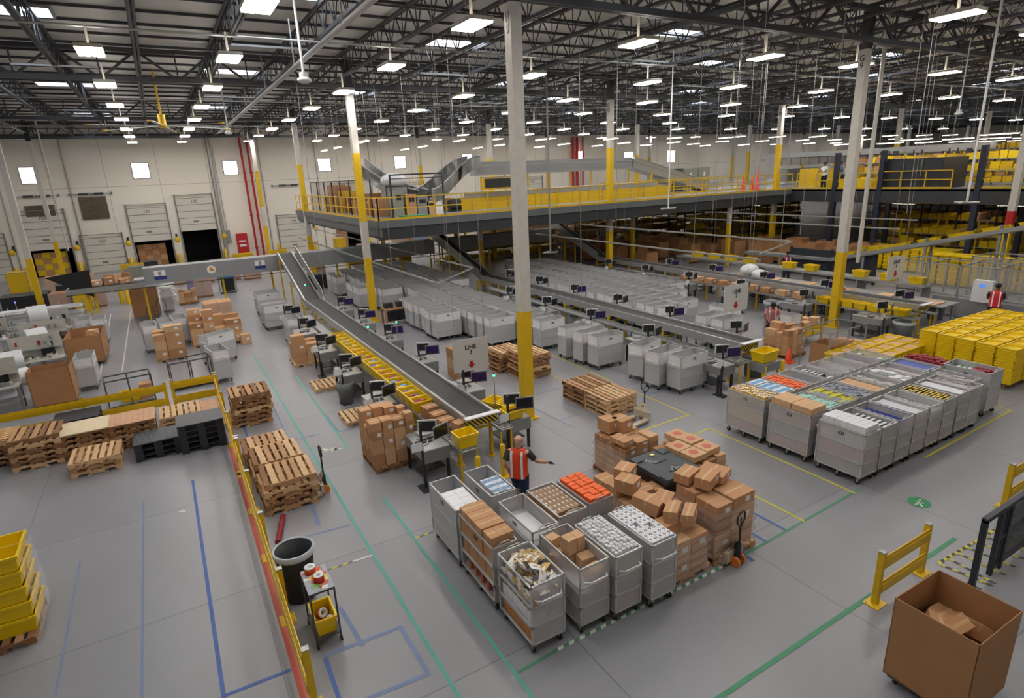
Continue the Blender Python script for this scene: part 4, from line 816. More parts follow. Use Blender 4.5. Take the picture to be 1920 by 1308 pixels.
# stations
M_skirt = mat('skirt_grey', '8C8E8F', .5, .2, .04, 2); M_scr = mat('screen_purple', '33215A', .25, var=.1, scale=2, emit=0); M_scrb = mat('screen_blue', '4C77C4', .3, emit=.8); M_scrk = mat('screen_dark', '1B1E24', .2)
def station(label, scr=M_scr, side=1, leaf=True):
    """table top 0.62 (x) by 1.5 (y), post and screens at the near end; side=1 faces -X"""
    t = thing('packing_station', label, 'workstation')
    MB().bx(-.34, 0, .84, .34, 1.15, .87).build('table_top', M_alu, t); MB().bx(-.34, 0, .62, -.325, 1.15, .84).bx(-.34, 0, .55, .34, .015, .84).build('skirt', M_skirt, t)
    for i in (-.3, .3):
        for j in (.08, 1.07): MB().bx(i-.03, j-.03, 0, i+.03, j+.03, .84).build('leg', M_blk, t)
    MB().bx(-.32, .3, .2, .32, 1.05, .22).build('lower_shelf', M_blk, t)
    MB().bx(-.4, -.12, 0, -.35, -.07, 1.62).bx(-.5, -.3, 0, -.25, .1, .03).bx(-.38, -.1, 1.2, .1, -.06, 1.23).build('equipment_post', M_blk, t)
    m = MB().box((.12, -.08, 1.32), (.46, .03, .32), 0, .35 if side > 0 else -.35).box((.12-.006, -.1, 1.32), (.41, .012, .26), 1, .35 if side > 0 else -.35); m.build('monitor', [mat('bezel_grey', '8B8A90', .4), scr], t)
    m = MB().box((-.1, .18, 1.4), (.44, .03, .3), 0, -.5).box((-.1-.012, .16, 1.4), (.38, .012, .24), 1, -.5); m.build('back_monitor', [M_paper, M_blk], t)
    MB().box((-.1, .5, .885), (.4, .16, .025)).build('keyboard', M_blk, t); MB().box((-.5, -.12, 1.08), (.26, .01, .2)).build('paper_sign', M_paper, t); MB().box((.05, .9, .9), (.3, .34, .05)).box((.05, .9, .93), (.26, .3, .008), 1).build('scale', [M_steel, M_alu], t)
    MB().tube([(-.2, .3, .88), (-.05, .35, .9), (0, .6, .89), (-.2, .75, .88)], .012, 6).build('cable', M_paper, t)
    return t
S0 = station('packing station at the near end on the left side of line 3', M_scrk); S0.location = (4.52, 11.6, 0); S1 = None
ords = ['second', 'third', 'fourth', 'fifth', 'sixth', 'seventh']
for k in range(5): dup(S0, (4.45, 14.95+3.2*k, 0), 0, 'packing station %s from the near end, left side of line 3' % ords[k])
S2 = station('packing station with yellow totes at the near end, right side of line 3', M_scrk, -1); S2.location = (6.95, 11.9, 0); S2.rotation_euler = (0, 0, 0)
S3 = station('packing station %s from the near end, right side of line 3' % 'second', M_scr, -1); S3.location = (6.95, 14.4, 0)
for k in range(4): dup(S3, (6.95, 17.8+3.4*k, 0), 0, 'packing station %s from the near end, right side of line 3' % ords[k+1])
for k in range(5): dup(S0 if k % 2 else S3, (14.35, 11.6+3.25*k, 0), 0, 'packing station %s from the near end, left side of line 2' % (['first']+ords)[k])
for k in range(6): dup(S3 if k % 2 else S0, (17.05, 13.3+3.2*k, 0), 0, 'packing station %s from the near end, right side of line 2' % (['first']+ords)[k])
for k in range(6): dup(S0, (23.6, 11.8+3.3*k, 0), 0, 'packing station %s from the near end, left side of line 1' % (['first']+ords)[k])
for k in range(5): dup(S3, (26.2, 12.5+3.3*k, 0), 0, 'packing station %s from the near end, right side of line 1' % (['first']+ords)[k])
# gravity shelf along the belt with totes
def shelf(x0, x1, y0, y1, z, label):
    t = thing('roller_shelf', label, 'conveyor', (x0, y0, 0)); L = y1-y0; m = MB().bx(0, 0, z-.06, .03, L, z).bx(x1-x0-.03, 0, z-.06, x1-x0, L, z); m.build('side_rail', M_alu, t)
    r = MB(); k = 0
    while k*.1 < L: r.cyl((.03, k*.1+.03, z-.03), (x1-x0-.03, k*.1+.03, z-.03), .022, 6); k += 1
    r.build('rollers', M_steel, t)['kind'] = 'stuff'
    y = .1
    while y < L:
        for x in (.03, x1-x0-.03): MB().bx(x-.02, y-.02, 0, x+.02, y+.02, z-.06).build('leg', M_yel if y < .2 else M_gry, t)
        y += 3.1
shelf(4.88, 5.34, 11.0, 28.2, .92, 'roller shelf carrying yellow totes along the left side of line 3'); shelf(6.2, 6.55, 11.5, 28.2, .92, 'roller shelf along the right side of line 3')
shelf(14.75, 15.22, 11.4, 28.5, .92, 'roller shelf along the left side of line 2'); shelf(16.05, 16.4, 12, 28.5, .92, 'roller shelf along the right side of line 2'); shelf(25.4, 25.75, 11, 29, .92, 'roller shelf along the right side of line 1'); shelf(24.05, 24.5, 11, 29, .92, 'roller shelf along the left side of line 1')
junk = [c_red, M_paper, C_('junk_orange', 'C46A3A'), C_('junk_purple', '6C4A8C'), M_card2, c_lb]
for k in range(19):
    y = 13.9+.47*k
    if k in (4, 5): pass
    tote(5.1, y, .93, 'yellow tote of goods in the row on the shelf left of line 3', 'yellow totes beside line 3', 0, .5, .42, .3)
    for q in range(2): item('packet', 'jk%d' % ((k+q) % 6), lambda: MB().box((0, 0, .03), (.2, .14, .07)), [junk[(k+q*2) % 6]], (5.02+.14*q, y+rnd.uniform(-.06, .06), 1.12), (rnd.uniform(-.3, .3), rnd.uniform(-.3, .3), rnd.uniform(0, 3)), 'small packet poking out of a yellow tote beside line 3', 'packet', 'packets in the totes beside line 3')
for y in (12.3, 12.75, 13.3): carton(5.1, y, .93, .36, .34, .3, 'open brown carton on the shelf near the end of line 3', 'cartons on the shelf near the end of line 3', .1, 2)
tote(5.12, 11.28, .93, 'large yellow tote on the roller table at the very end of line 3', None, 0, .5, .42, .32); carton(5.3, 11.95-.02, .93, .3, .3, .3, 'brown carton behind the end tote of line 3', None, .2, 0)
for k, (x, y) in enumerate(((6.85, 12.1), (7.0, 12.55), (6.8, 13.0))): tote(x, y, .89, 'yellow tote on the table at the right end of line 3, %s' % ('nearest', 'middle one', 'farthest')[k], None, .2*k, .5, .4, .22)
bollard(5.91, 10.96, 'short yellow bollard standing free beside the walking worker'); bollard(5.15, 10.75, 'short yellow bollard at the corner of the line 3 end table')
for k, (x, y, l) in enumerate(((15.3, 11.0, 'short yellow bollard in front of the line 2 end table'), (16.2, 11.0, 'short yellow bollard beside the lined bin at line 2'))): bollard(x, y, l)
tote(15.6, 11.25, .9, 'large yellow tote on the stand at the end of line 2', None, 0, .75, .5, .34); t = thing('tote_stand', 'grey-skirted stand carrying a yellow tote at the end of line 2', 'stand', (15.6, 11.25, 0)); MB().bx(-.4, -.3, .62, .4, .3, .88).build('skirt', M_skirt, t)
for i in (-.36, .36):
    for j in (-.26, .26): MB().bx(i-.03, j-.03, 0, i+.03, j+.03, .62).build('leg', M_yel, t)
# signs on poles
def line_sign(x, y, z, n, where, w=1.05, h=.95, rz=-.12):
    t = thing('line_sign', 'white LINE %s sign with red arrow %s' % (n, where), 'sign', (x, y, z), rz)
    MB().bx(-w/2, -.012, 0, w/2, .012, h).build('board', mat('sign_white', 'C9C9C8', .5, var=.02), t)
    text('LINE\n%s' % n, .17, M_blk, t, (0, -.016, h*.66), (PI/2, 0, 0)); a = MB()
    a.add([(-.045, -.016, .3), (.045, -.016, .3), (.045, -.016, .2), (.11, -.016, .2), (0, -.016, .07), (-.11, -.016, .2), (-.045, -.016, .2)], [(0, 1, 2, 3, 4, 5, 6)]); a.build('red_arrow', M_red, t)
    for s in (-1, 1): MB().cyl((s*w*.42, 0, h), (s*w*.42, 0, 11.4-z), .006, 5).build('hanging_wire', M_steel, t)
line_sign(6.85, 14.3, 1.55, '3', 'hanging over the end of the nearest belt'); line_sign(15.0, 12.0, 2.45, '2', 'hanging over the middle belt', .95, .85); line_sign(21.9, 10.9, 2.75, '1', 'hanging at the far belt by the clear cages', .85, .8)
def lamp_post(x, y, z0, h, label, col='3CE8A0'):
    t = thing('stack_light', label, 'signal light', (x, y, z0)); MB().cyl((0, 0, 0), (0, 0, h), .014, 6).build('pole', M_steel, t); MB().cyl((0, 0, h), (0, 0, h+.06), .03, 8).build('lamp', mat('signal_'+col, col, .4, emit=3), t); MB().cyl((0, 0, h+.06), (0, 0, h+.11), .028, 8).build('cap', M_red, t)
for k, (u, v, zz) in enumerate(((572, 535, 2.3), (690, 614, 2.), (743, 605, 1.7), (926, 705, 1.9))):
    p = at(u, v, zz); lamp_post(p.x, p.y, 1.0 if k else 1.6, zz-1.0 if k else zz-1.6, ('green signal light on a thin pole by the incline of line 3', 'green signal light on a pole in the middle of line 3', 'green signal light beyond line 3 near the wooden desk', 'green signal light on a tall pole beyond the end of line 3')[k])
for k, (u, v) in enumerate(((645, 500), (705, 570), (760, 640), (858, 720))):
    p = at(u, v, 1.37); MB_ = 0
# ================================================================ silver carts parked in the middle
far_cart = cart(L=1.2, W=.58, H=1.22, near=False, solid=True, band=True, deep=.3); near_cart = cart(L=1.2, W=.58, H=1.22, near=True, solid=True, band=True, deep=.3)
n_ = 0; used = [False, False]
def park(x, y, rz=0., lab=None, grp=None, near=None):
    near = (y < 24) if near is None else near; src, i = (near_cart, 1) if near else (far_cart, 0)
    lab = lab or 'empty silver cage cart parked with many alike between the belts'; grp = grp or 'empty silver carts between the belts'
    if not used[i]: used[i] = True; src.location = (x, y, 0); src.rotation_euler = (0, 0, rz); src['label'] = lab; src['group'] = grp; return
    o = dup(src, (x, y, 0), rz, lab, grp)
for x, ya, yb in ((10.05, 23.2, 40), (11.4, 20.9, 41), (12.75, 19.2, 41), (14.05, 30.5, 41)):
    y = ya
    while y < yb:
        if not (x < 10.5 and 27.9 < y < 30): park(x+rnd.uniform(-.06, .06), y, rnd.uniform(-.03, .03))
        y += .68
for x, ya, yb in ((18.0, 17.6, 31), (19.3, 18.2, 33), (20.6, 20.0, 35), (21.9, 21.5, 34)):
    y = ya
    while y < yb: park(x+rnd.uniform(-.06, .06), y, rnd.uniform(-.03, .03), 'empty silver cage cart in the block between lines 1 and 2', 'empty silver carts between lines 1 and 2'); y += .68
for y, x, a in ((13.3, 13.2+.1, .15), (12.55, 13.9-.3, 0), (14.3, 13.5-.1, .3), (15.95, 13.05, .02), (16.7, 12.95, .02), (17.6, 12.9, -.05)): park(x, y, a, 'empty silver cart turned towards a station on the left of line 2', 'silver carts at the stations of line 2', True)
for y in (14.9, 15.7): park(18.2, y, .04, 'empty silver cart just across the near end of line 2', 'silver carts across line 2', True)
for k, (x, y) in enumerate(((19.6, 16.2), (20.3, 14.0))): park(x, y, PI/2, 'empty silver cart beside the crouching worker at line 2', 'silver carts by the crouching worker', True)
for y in (34.9, 34.2): park(4.3, y, 0, 'tall silver cart at the head of line 3 by the incline', 'silver carts by the incline', True)
for y in (30.4, 31.4): park(4.1, y, .03, 'white topped silver cart standing left of line 3', 'silver carts left of line 3', True)
park(4.2, 26.9, PI/2, 'three-shelf silver cart standing by the small carton pallet', None, True)
for y in (32.2, 33.5, 36.9, 38.2): park(8.9, y, PI/2, 'silver cart behind the yellow column of line 3', 'silver carts behind the yellow column', False)
# wooden desk by the column, cone, cartons mid right
t = thing('wooden_desk', 'brown wooden bench with dark equipment by the yellow column', 'desk', (9.3, 27.3, 0)); MB().bx(-.8, -.35, .8, .8, .35, .85).build('desk_top', M_card3, t)
for i in (-.75, .75):
    for j in (-.3, .3): MB().bx(i-.05, j-.05, 0, i+.05, j+.05, .8).build('leg', M_card3, t)
MB().bx(-.7, -.33, .25, .7, -.3, .75).build('front_panel', M_scrk, t)
for k, x in enumerate((-.5, .1)): tag(MB().box((0, 0, .12), (.4, .3, .24)).build('printer', M_blk, None, (9.3+x, 27.3, .852)), 'black printer on the brown wooden bench, %s one' % ('left' if k == 0 else 'middle'), 'printer')
t = thing('traffic_cone', 'orange traffic cone beside the stacked brown cartons', 'cone', (18.4, 12.3, 0)); oc = mat('cone_orange', 'F04A1C', .5); MB().box((0, 0, .015), (.34, .34, .03)).build('base', oc, t); MB().lathe([(.13, .03), (.03, .5), (0, .5)], n=16).build('body', oc, t)
pallet(19.1, 13.0, 0, 'c', 'pallet under the carton pile by the traffic cone', None); pile(18.6, 12.5, PH+.003, 1.0, 1.0, .95, 'brown carton in the pile by the traffic cone', 'cartons by the traffic cone', 31, hmn=.25)
t, z = gaylord(18.95, 11.25, .8, .75, .75, 'brown cardboard bin inside a wire guard beside the cone', 0); wg = thing('wire_guard', 'grey wire-framed guard standing around the brown bin', 'guard', (19.5, 11.4, 0))
for i in (-1.05, 0, 1.05):
    for j in (-.5, .5): MB().bx(i-.015, j-.015, 0, i+.015, j+.015, 1.35).build('post', M_gry, wg)
MB().bx(-1.05, -.51, 1.32, 1.05, -.49, 1.35).bx(-1.05, .49, 1.32, 1.05, .51, 1.35).bx(-1.06, -.5, 1.32, -1.04, .5, 1.35).bx(1.04, -.5, 1.32, 1.06, .5, 1.35).build('top_rail', M_gry, wg); MB().bx(-1.05, -.52, .5, 0, -.51, 1.1).build('clear_panel', mat('clear_panel', 'C8CCD0', .15, alpha=.18), wg)
pile(20.0, 11.0, .0, .9, .8, .7, 'brown carton right of the wire-guarded bin', 'cartons right of the wire guard', 33)
t = thing('tote_rack', 'yellow-framed rack holding totes and cartons by the column marked G', 'rack', (21.2, 13.6, 0)); MB().bx(-.6, -.4, .3, .6, .4, .33).build('shelf', M_gry, t)
for i in (-.57, .57):
    for j in (-.37, .37): MB().bx(i-.025, j-.025, 0, i+.025, j+.025, .9).build('post', M_yel, t)
for k in range(4): tote(20.9+.55*(k % 2), 13.4+.4*(k//2), .335, 'yellow tote on the rack by the column marked G', 'totes on the rack by the G column', 0, .5, .38, .34)
for k in range(4): carton(20.9+.55*(k % 2), 13.4+.4*(k//2), .68, .38, .3, .2+.1*(k % 3), 'carton on top of the rack totes by the G column', 'cartons on the rack by the G column', .1*k, 1)
for k, (u, v, l) in enumerate(((1460, 596, 'tall grey trash can between lines 1 and 2'), (1752, 598, 'grey trash can with a pale liner by the clear cages'), (1690, 640, 'grey lined bin at the end of line 1'), (1412, 704, 'dark bin with pale liner at the end of line 2'))):
    p = at(u, v); trash(p.x-(.35 if u == 1460 else 0), p.y+(.15 if u == 1460 else 0), l, True, .36, .8)
tag(MB().box((0, 0, 0), (.9, .6, .03)).build('work_tray', M_red, None, (23.5, 14.4, .9)), 'red tray on a station of line 1', 'tray') if False else None
for k in range(8): tote(23.3+0*k, 10.6+.0*k, 0, '', None) if False else None
for k in range(7):
    y = 11.6+.52*k; tote(24.28-.02, y, .93, 'yellow tote in the row on the left shelf of line 1', 'totes left of line 1', 0, .44, .46, .26)
for k in range(9): carton(24.28, 16+.85*k, .93, .4, .5, .25, 'brown carton on the left shelf of line 1 beyond the totes', 'cartons left of line 1', 0, k % 3)
for k in range(6): tag(MB().box((0, 0, .02), (1.0, .6, .04+.02*(k % 2))).build('flat_carton', M_card2, None, (26.9+.1*(k % 2), 11.8+1.9*k, 1.0)), 'flat folded carton stack on the tables beyond line 1', 'box', 'flat cartons beyond line 1')
tb = thing('long_table', 'long grey table of flat cartons beyond line 1', 'table', (27.2, 16.8, 0)); MB().bx(-.7, -5.6, .94, .7, 5.6, .99).build('table_top', M_alu, tb)
for i in (-.6, .6):
    for j in (-5.4, -2.7, 0, 2.7, 5.4): MB().bx(i-.03, j-.03, 0, i+.03, j+.03, .94).build('leg', M_gry, tb)
t2 = thing('tote_conveyor', 'low grey conveyor with tilted yellow totes beyond line 1', 'conveyor', (29.2, 13, 0)); MB().bx(-.4, 0, 1.2, .4, 15, 1.3).build('roller_bed', M_alu, t2)
for j in range(6): MB().bx(-.4, j*2.9+.1, 0, .4, j*2.9+.16, 1.2).build('leg', M_gry, t2)
for k in range(11): 
    if k not in (3, 6): tote(29.2, 13.5+1.3*k, 1.31, 'yellow tote riding on the low conveyor beyond line 1', 'totes on the low conveyor', 0, .5, .62, .3)
# ================================================================ steel platform (mezzanine)
ZM = 4.95; M_fas = mat('fascia_dark', '3A3C40', .5, .2); M_fas2 = mat('fascia_grey', '6C7074', .5, .2); M_deckm = mat('platform_floor', '8C8F92', .4, 0, .05, 1)
struct('floor_platform', MB().bx(8.9, 27.8, ZM-.14, 40.2, 47.2, ZM), M_deckm); struct('floor_platform', MB().bx(40.0, -4, ZM-.14, 127, 50, ZM-.001), M_deckm)
mb = MB()
for a in ((8.9, 27.74, 40.2, 27.8), (8.84, 27.8, 8.9, 47.2)): mb.bx(a[0], a[1], 4.62, a[2], a[3], ZM+.02, 1)
mb.bx(8.9, 27.82, 4.05, 40.2, 27.98, 4.62, 0).bx(8.92, 27.8, 4.2, 9.05, 47.2, 4.62, 1); mb.bx(40.0, -4, 4.1, 40.2, 27.8, ZM+.02, 0)
for k in range(20): mb.bx(9+1.6*k, 27.98, 4.1, 9.12+1.6*k, 47, 4.6, 0)
for k in range(22): mb.bx(42+4*k, -4, 4.1, 42.2+4*k, 50, 4.7, 0)
struct('trim_platform_beam', mb, [M_fas, M_fas2])
for x, y in ((13, 40), (19.5, 33), (19.5, 42), (29.5, 33), (29.5, 42), (34, 28.2), (17.3, 33.6)):
    struct('column_support', MB().bx(x-.12, y-.12, 0, x+.12, y+.12, 2.9, 1).bx(x-.12, y-.12, 2.9, x+.12, y+.12, 4.2, 0), [M_white, M_yel])
M_navy = mat('navy_post', '20263A', .5)
for x, y in ((40.1, 24.6), (40.1, 21.6), (40.1, 16.2), (40.1, 10.5), (46, 24), (46, 16), (52, 22), (52, 14), (60, 20)):
    struct('column_navy', MB().bx(x-.14, y-.14, 0, x+.14, y+.14, 7.3), M_navy)
def handrail(x0, y0, x1, y1, label, step=1.5, z=ZM, gap=None):
    a = Vector((x0, y0, z)); L = math.hypot(x1-x0, y1-y0); t = thing('handrail', label, 'railing', a, math.atan2(y1-y0, x1-x0)); n = max(1, round(L/step))
    for zz, nm in ((1.07, 'top_rail'), (.55, 'mid_rail')): MB().bx(0, -.025, zz-.025, L, .025, zz+.025).build(nm, M_yel, t)
    MB().bx(0, -.01, .02, L, .01, .12).build('toe_board', M_yel, t)
    for k in range(n+1): MB().bx(L*k/n-.025, -.025, 0, L*k/n+.025, .025, 1.05).build('post', M_yel, t)
handrail(8.95, 27.85, 40.1, 27.85, 'long yellow handrail along the front edge of the raised platform'); handrail(8.95, 27.85, 8.95, 47, 'yellow handrail along the left edge of the raised platform', 1.3)
handrail(25.5, 31.8, 40.0, 31.8, 'second yellow handrail inside the platform left of the far column', 1.6); handrail(40.1, 27.5, 40.1, 17.6, 'yellow handrail on the right part of the platform, beyond the dark cage'); handrail(40.1, 16.6, 40.1, 13.4, 'short yellow handrail left of the red-banded column'); handrail(40.1, 12.6, 40.1, 3, 'yellow handrail right of the red-banded column')
# machines on the platform
M_mach = mat('machine_yellow', 'D9B012', .45); M_cab = mat('cabinet_grey', '8F9288', .5, 0, .05)
def mbox(nm, label, cat, x0, y0, z0, x1, y1, z1, m, details=None, parent_label=None):
    t = thing(nm, label, cat, ((x0+x1)/2, y0, z0)); w = (x1-x0)/2; MB().bx(-w, 0, 0, w, y1-y0, z1-z0).build('body', m, t); n = max(1, int((x1-x0)/1.2)); f = MB()
    for k in range(n+1): x = -w+2*w*k/n; f.bx(x-.02, -.015, 0, x+.02, 0, z1-z0)
    f.bx(-w, -.015, (z1-z0)-.05, w, 0, z1-z0); f.build('panel_frame', M_gry if m != M_gry else M_blk, t); return t
mbox('parcel_sorter', 'long yellow sorter base on the platform behind the railing', 'machine', 14.6, 31.5, ZM, 31.5, 33, ZM+.72, M_mach); t = mbox('sorter_bed', 'pale steel bed lying on the long yellow sorter', 'conveyor', 16.0, 31.6, ZM+.72, 30.5, 32.9, ZM+.98, M_alu)
mbox('machine_guard', 'yellow-framed guard with a dark mesh window above the sorter', 'guard', 16.2, 31.0, ZM+1.1, 18.6, 31.1, ZM+1.8, M_mach); tag(MB().bx(-.95, 0, 0, .95, .02, .5).build('mesh_window', M_blk, None, (17.4, 30.96, ZM+1.2)), 'dark mesh window in the yellow guard', 'window')
t = thing('elevated_conveyor', 'long elevated grey conveyor cover high above the yellow sorter', 'conveyor', (17.3, 33.4, 0)); MB().bx(0, 0, 6.85, 12.4, 1.2, 7.65).build('cover', c_, t); MB().bx(0, -.03, 7.4, 12.4, 0, 7.46).bx(0, -.03, 6.85, 12.4, 0, 6.95).build('edge_strip', M_alu, t)
for k in range(8): MB().bx(.2+1.7*k, .05, ZM, .28+1.7*k, .13, 6.85).build('support_post', M_yel, t)
t = thing('chute', 'grey enclosed chute sloping down to the right of the elevated conveyor', 'conveyor', (0, 0, 0)); m = MB(); P, Q = Vector((29.8, 33.9, 7.3)), Vector((37.5, 33.9, 5.3)); m.beam(P, Q, 1.1, .75).build('cover', M_alu, t); MB().beam(P+Vector((0, -.57, .37)), Q+Vector((0, -.57, .37)), .06, .08).beam(P+Vector((0, -.57, .1)), Q+Vector((0, -.57, .1)), .03, .04).build('edge_strip', M_steel, t)
for x, z in ((31.3, 6.6), (33.3, 6.0)): MB().beam((x, 33.4, ZM), (x+.3, 33.4, z), .14).build('brace', M_yel, t)
# curved spiral chutes
def curve_chute(pts, w, h, label):
    t = thing('curved_chute', label, 'conveyor'); m = MB(); vs = []; n = len(pts)
    for i, p in enumerate(pts):
        p = Vector(p); d = (Vector(pts[min(i+1, n-1)])-Vector(pts[max(i-1, 0)])); s = Vector((-d.y, d.x, 0)).normalized()*w/2
        vs += [p-s+Vector((0, 0, h)), p-s, p+s, p+s+Vector((0, 0, h))]
    fs = []
    for i in range(n-1):
        for j in range(3): fs.append((4*i+j, 4*i+j+1, 4*i+j+5, 4*i+j+4)); fs.append((4*i+j+4, 4*i+j+5, 4*i+j+1, 4*i+j))
    m.add(vs, fs, 0, True); m.build('shell', mat('chute_silver', 'D2D3D4', .4, .2), t)
    m = MB(); m.tube([Vector(v) for v in vs[0::4]], .04, 6).tube([Vector(v) for v in vs[3::4]], .04, 6); m.build('rim', M_steel, t); return t
curve_chute([(12.6+4.4*a, 31.2+2.6*a-1.5*a*a+1.0*a, 5.5+1.75*(1-cos(a*PI))/2) for a in [k/12 for k in range(13)]], 1.3, .75, 'large curved silver chute rising to the elevated conveyor')
curve_chute([(12.9-2.6*a, 31.6+3*a, 5.5+1.9*a-.35*sin(a*PI)) for a in [k/10 for k in range(11)]], 1.2, .7, 'silver chute sloping down from the left to meet the curved one')
t = thing('motor', 'dark drive motor under the curved silver chute', 'machine', (14.6, 31.4, ZM)); MB().cyl((-.3, 0, .35), (.4, 0, .35), .3, 12).bx(-.3, -.3, 0, .4, .3, .1).build('housing', M_blk, t)
for i, (x, w_, h_, m) in enumerate(((34.6, 1.5, 1.75, M_cab), (36.2, 1.5, 1.8, M_dgry), (37.8, 1.5, 1.75, M_cab), (39.4, 1.2, 1.8, M_cab))):
    t = mbox('control_cabinet', '%s electrical control cabinet on the platform left of the far column, %s' % (('pale', 'dark', 'pale', 'pale')[i], ('leftmost', 'second', 'third', 'rightmost')[i]), 'cabinet', x-w_/2, 35.5, ZM, x+w_/2, 36.3, ZM+h_, m); MB().bx(-.1, -.03, h_*.6, .1, -.005, h_*.8).build('warning_plate', M_paper, t)
    MB().bx(-.3, -.04, h_*.45, -.27, -.01, h_*.6).build('handle', M_blk, t)
# fenced storage at the platform's left corner
t = thing('storage_fence', 'dark mesh fence around cartons on the left corner of the platform', 'fence', (9.7, 31.0, ZM))
for k in range(8): MB().bx(-.03, k*2.0-.03, 0, .03, k*2.0+.03, 1.95).build('post', M_blk, t)
mm = MB().bx(-.02, 0, 1.9, .02, 14, 1.95).bx(-.02, 0, .95, .02, 14, .99)
for k in range(100): mm.bx(-.004, k*.14, 0, .004, k*.14+.008, 1.9)
mm.build('mesh_panel', M_blk, t)
for k in range(9):
    y = 32+1.4*k; m = (M_card, M_card3, M_mach, M_card, C_('crate_red', '8E2E2A'), M_mach, M_card3, M_card, M_card)[k]; h = (1.0, 1.2, 1.1, .8, .9, 1.3, 1.6, 1.7, .9)[k]
    tag(MB().box((0, 0, h/2), (1.0, 1.05, h)).box((-.505, 0, h*.6), (.01, .2, .14), 1).build('bulk_carton', [m, M_paper], None, (10.7, y, ZM)), '%s stored behind the platform fence, %s' % (('brown carton', 'dark brown carton', 'yellow bin', 'low brown carton', 'dark red crate', 'tall yellow bin', 'tall dark carton', 'tallest brown carton', 'plain carton')[k], ('nearest the corner', 'second', 'third', 'fourth', 'in the middle', 'past the middle', 'near the far end', 'next to last', 'at the far end')[k]), 'box')
t = thing('mesh_enclosure', 'dark framed mesh enclosure of machinery right of the yellow platform column', 'fence', (10.3, 29.6, ZM))
for x in (0, 2.9): MB().bx(x-.04, -.04, 0, x+.04, .04, 2.15).build('post', M_blk, t)
MB().bx(0, -.03, 2.08, 2.9, .03, 2.15).bx(0, -.03, 1.9, 2.9, .03, 1.94).build('top_rail', M_blk, t)
for k, (x, w_, h_, m, nm) in enumerate(((10.9, .5, 1.3, M_cab, 'pale grey machine case'), (11.6, .6, 1.1, M_card, 'brown carton'), (12.2, .7, .95, M_gry, 'grey control desk'), (12.7, .5, .7, M_card2, 'low light carton'))): tag(MB().box((0, 0, h_/2), (w_, .8, h_)).box((0, -.41, h_*.75), (w_*.5, .02, h_*.2), 1).build('machine_case', [m, M_blk], None, (x, 30.6, ZM)), '%s behind the mesh enclosure on the platform' % nm, 'machine')
tag(MB().ell((0, 0, .3), (.75, .6, .38)).build('wrapped_bundle', M_film if False else C_('bundle_white', 'DDE2EA', .4, bump=.4), None, (11.3, 31.9, ZM+1.55)), 'white wrapped bundle heaped behind the platform enclosure', 'bundle'); mbox('bundle_stand', 'grey stand under the white wrapped bundle', 'stand', 10.7, 31.5, ZM, 11.9, 32.4, ZM+1.55, M_gry)
tag(MB().box((0, 0, .06), (1.4, .8, .12)).build('floor_mat', mat('mat_green', '3E8A5A', .7), None, (11.2, 28.9, ZM+.001)), 'green mat on the platform floor by the yellow column', 'mat')
# right side of the platform: dark cage, shelving, machines
t = thing('dark_cage', 'big dark panelled cage standing at the edge of the raised platform', 'enclosure', (40.4, 18.3, 4.2)); MB().bx(0, 0, 0, 3.0, 3.2, 2.55).build('panels', mat('cage_navy', '2C3039', .5), t); f = MB()
for k in range(4): f.bx(-.02, k*3.2/3-.03, 0, 0, k*3.2/3+.03, 2.55)
for z in (0, 1.25, 2.5): f.bx(-.02, 0, z, 0, 3.2, z+.05)
f.build('panel_frame', M_blk, t)
def rackrow(x, y0, y1, z, h, label, col, n, d=1.2, seed=1, kind='storage_rack'):
    t = thing(kind, label, 'rack', (x, y0, z)); L = y1-y0; r = random.Random(seed)
    for k in range(int(L/2.4)+1):
        for q in (0, d): MB().bx(q-.04, k*2.4-.04, 0, q+.04, k*2.4+.04, h).build('upright', M_mach if seed % 2 else M_navy, t)
    lv = int(h/.7)
    for l in range(lv): MB().bx(0, 0, .15+l*.7, d, L, .2+l*.7).build('shelf', M_gry, t)
    b = MB()
    for l in range(lv):
        y = .1
        while y < L-.5:
            w = r.uniform(.4, .7); hh = r.uniform(.25, .5)
            if r.random() < .85: b.bx(.06, y, .2+l*.7, d-.06, y+w-.05, .2+l*.7+hh, r.choice((0, 0, 0, 1, 2)))
            y += w
    o = b.build('stored_goods', [col, M_card, M_mach], t); o['kind'] = 'stuff'; return t
for k, (x, y0, y1, h, c, l) in enumerate(((45, 6, 26, 2.1, M_tote, 'yellow totes'), (50, 8, 30, 2.4, M_card, 'cartons'), (56, 8, 34, 2.6, M_tote, 'mixed yellow bins'), (64, 10, 38, 2.8, M_mach, 'yellow machine guards'), (74, 12, 40, 2.8, M_cab, 'grey cases'))):
    rackrow(x, y0, y1, ZM, h, 'rack of %s on the right part of the platform' % l, c, 0, 1.2, k+1)
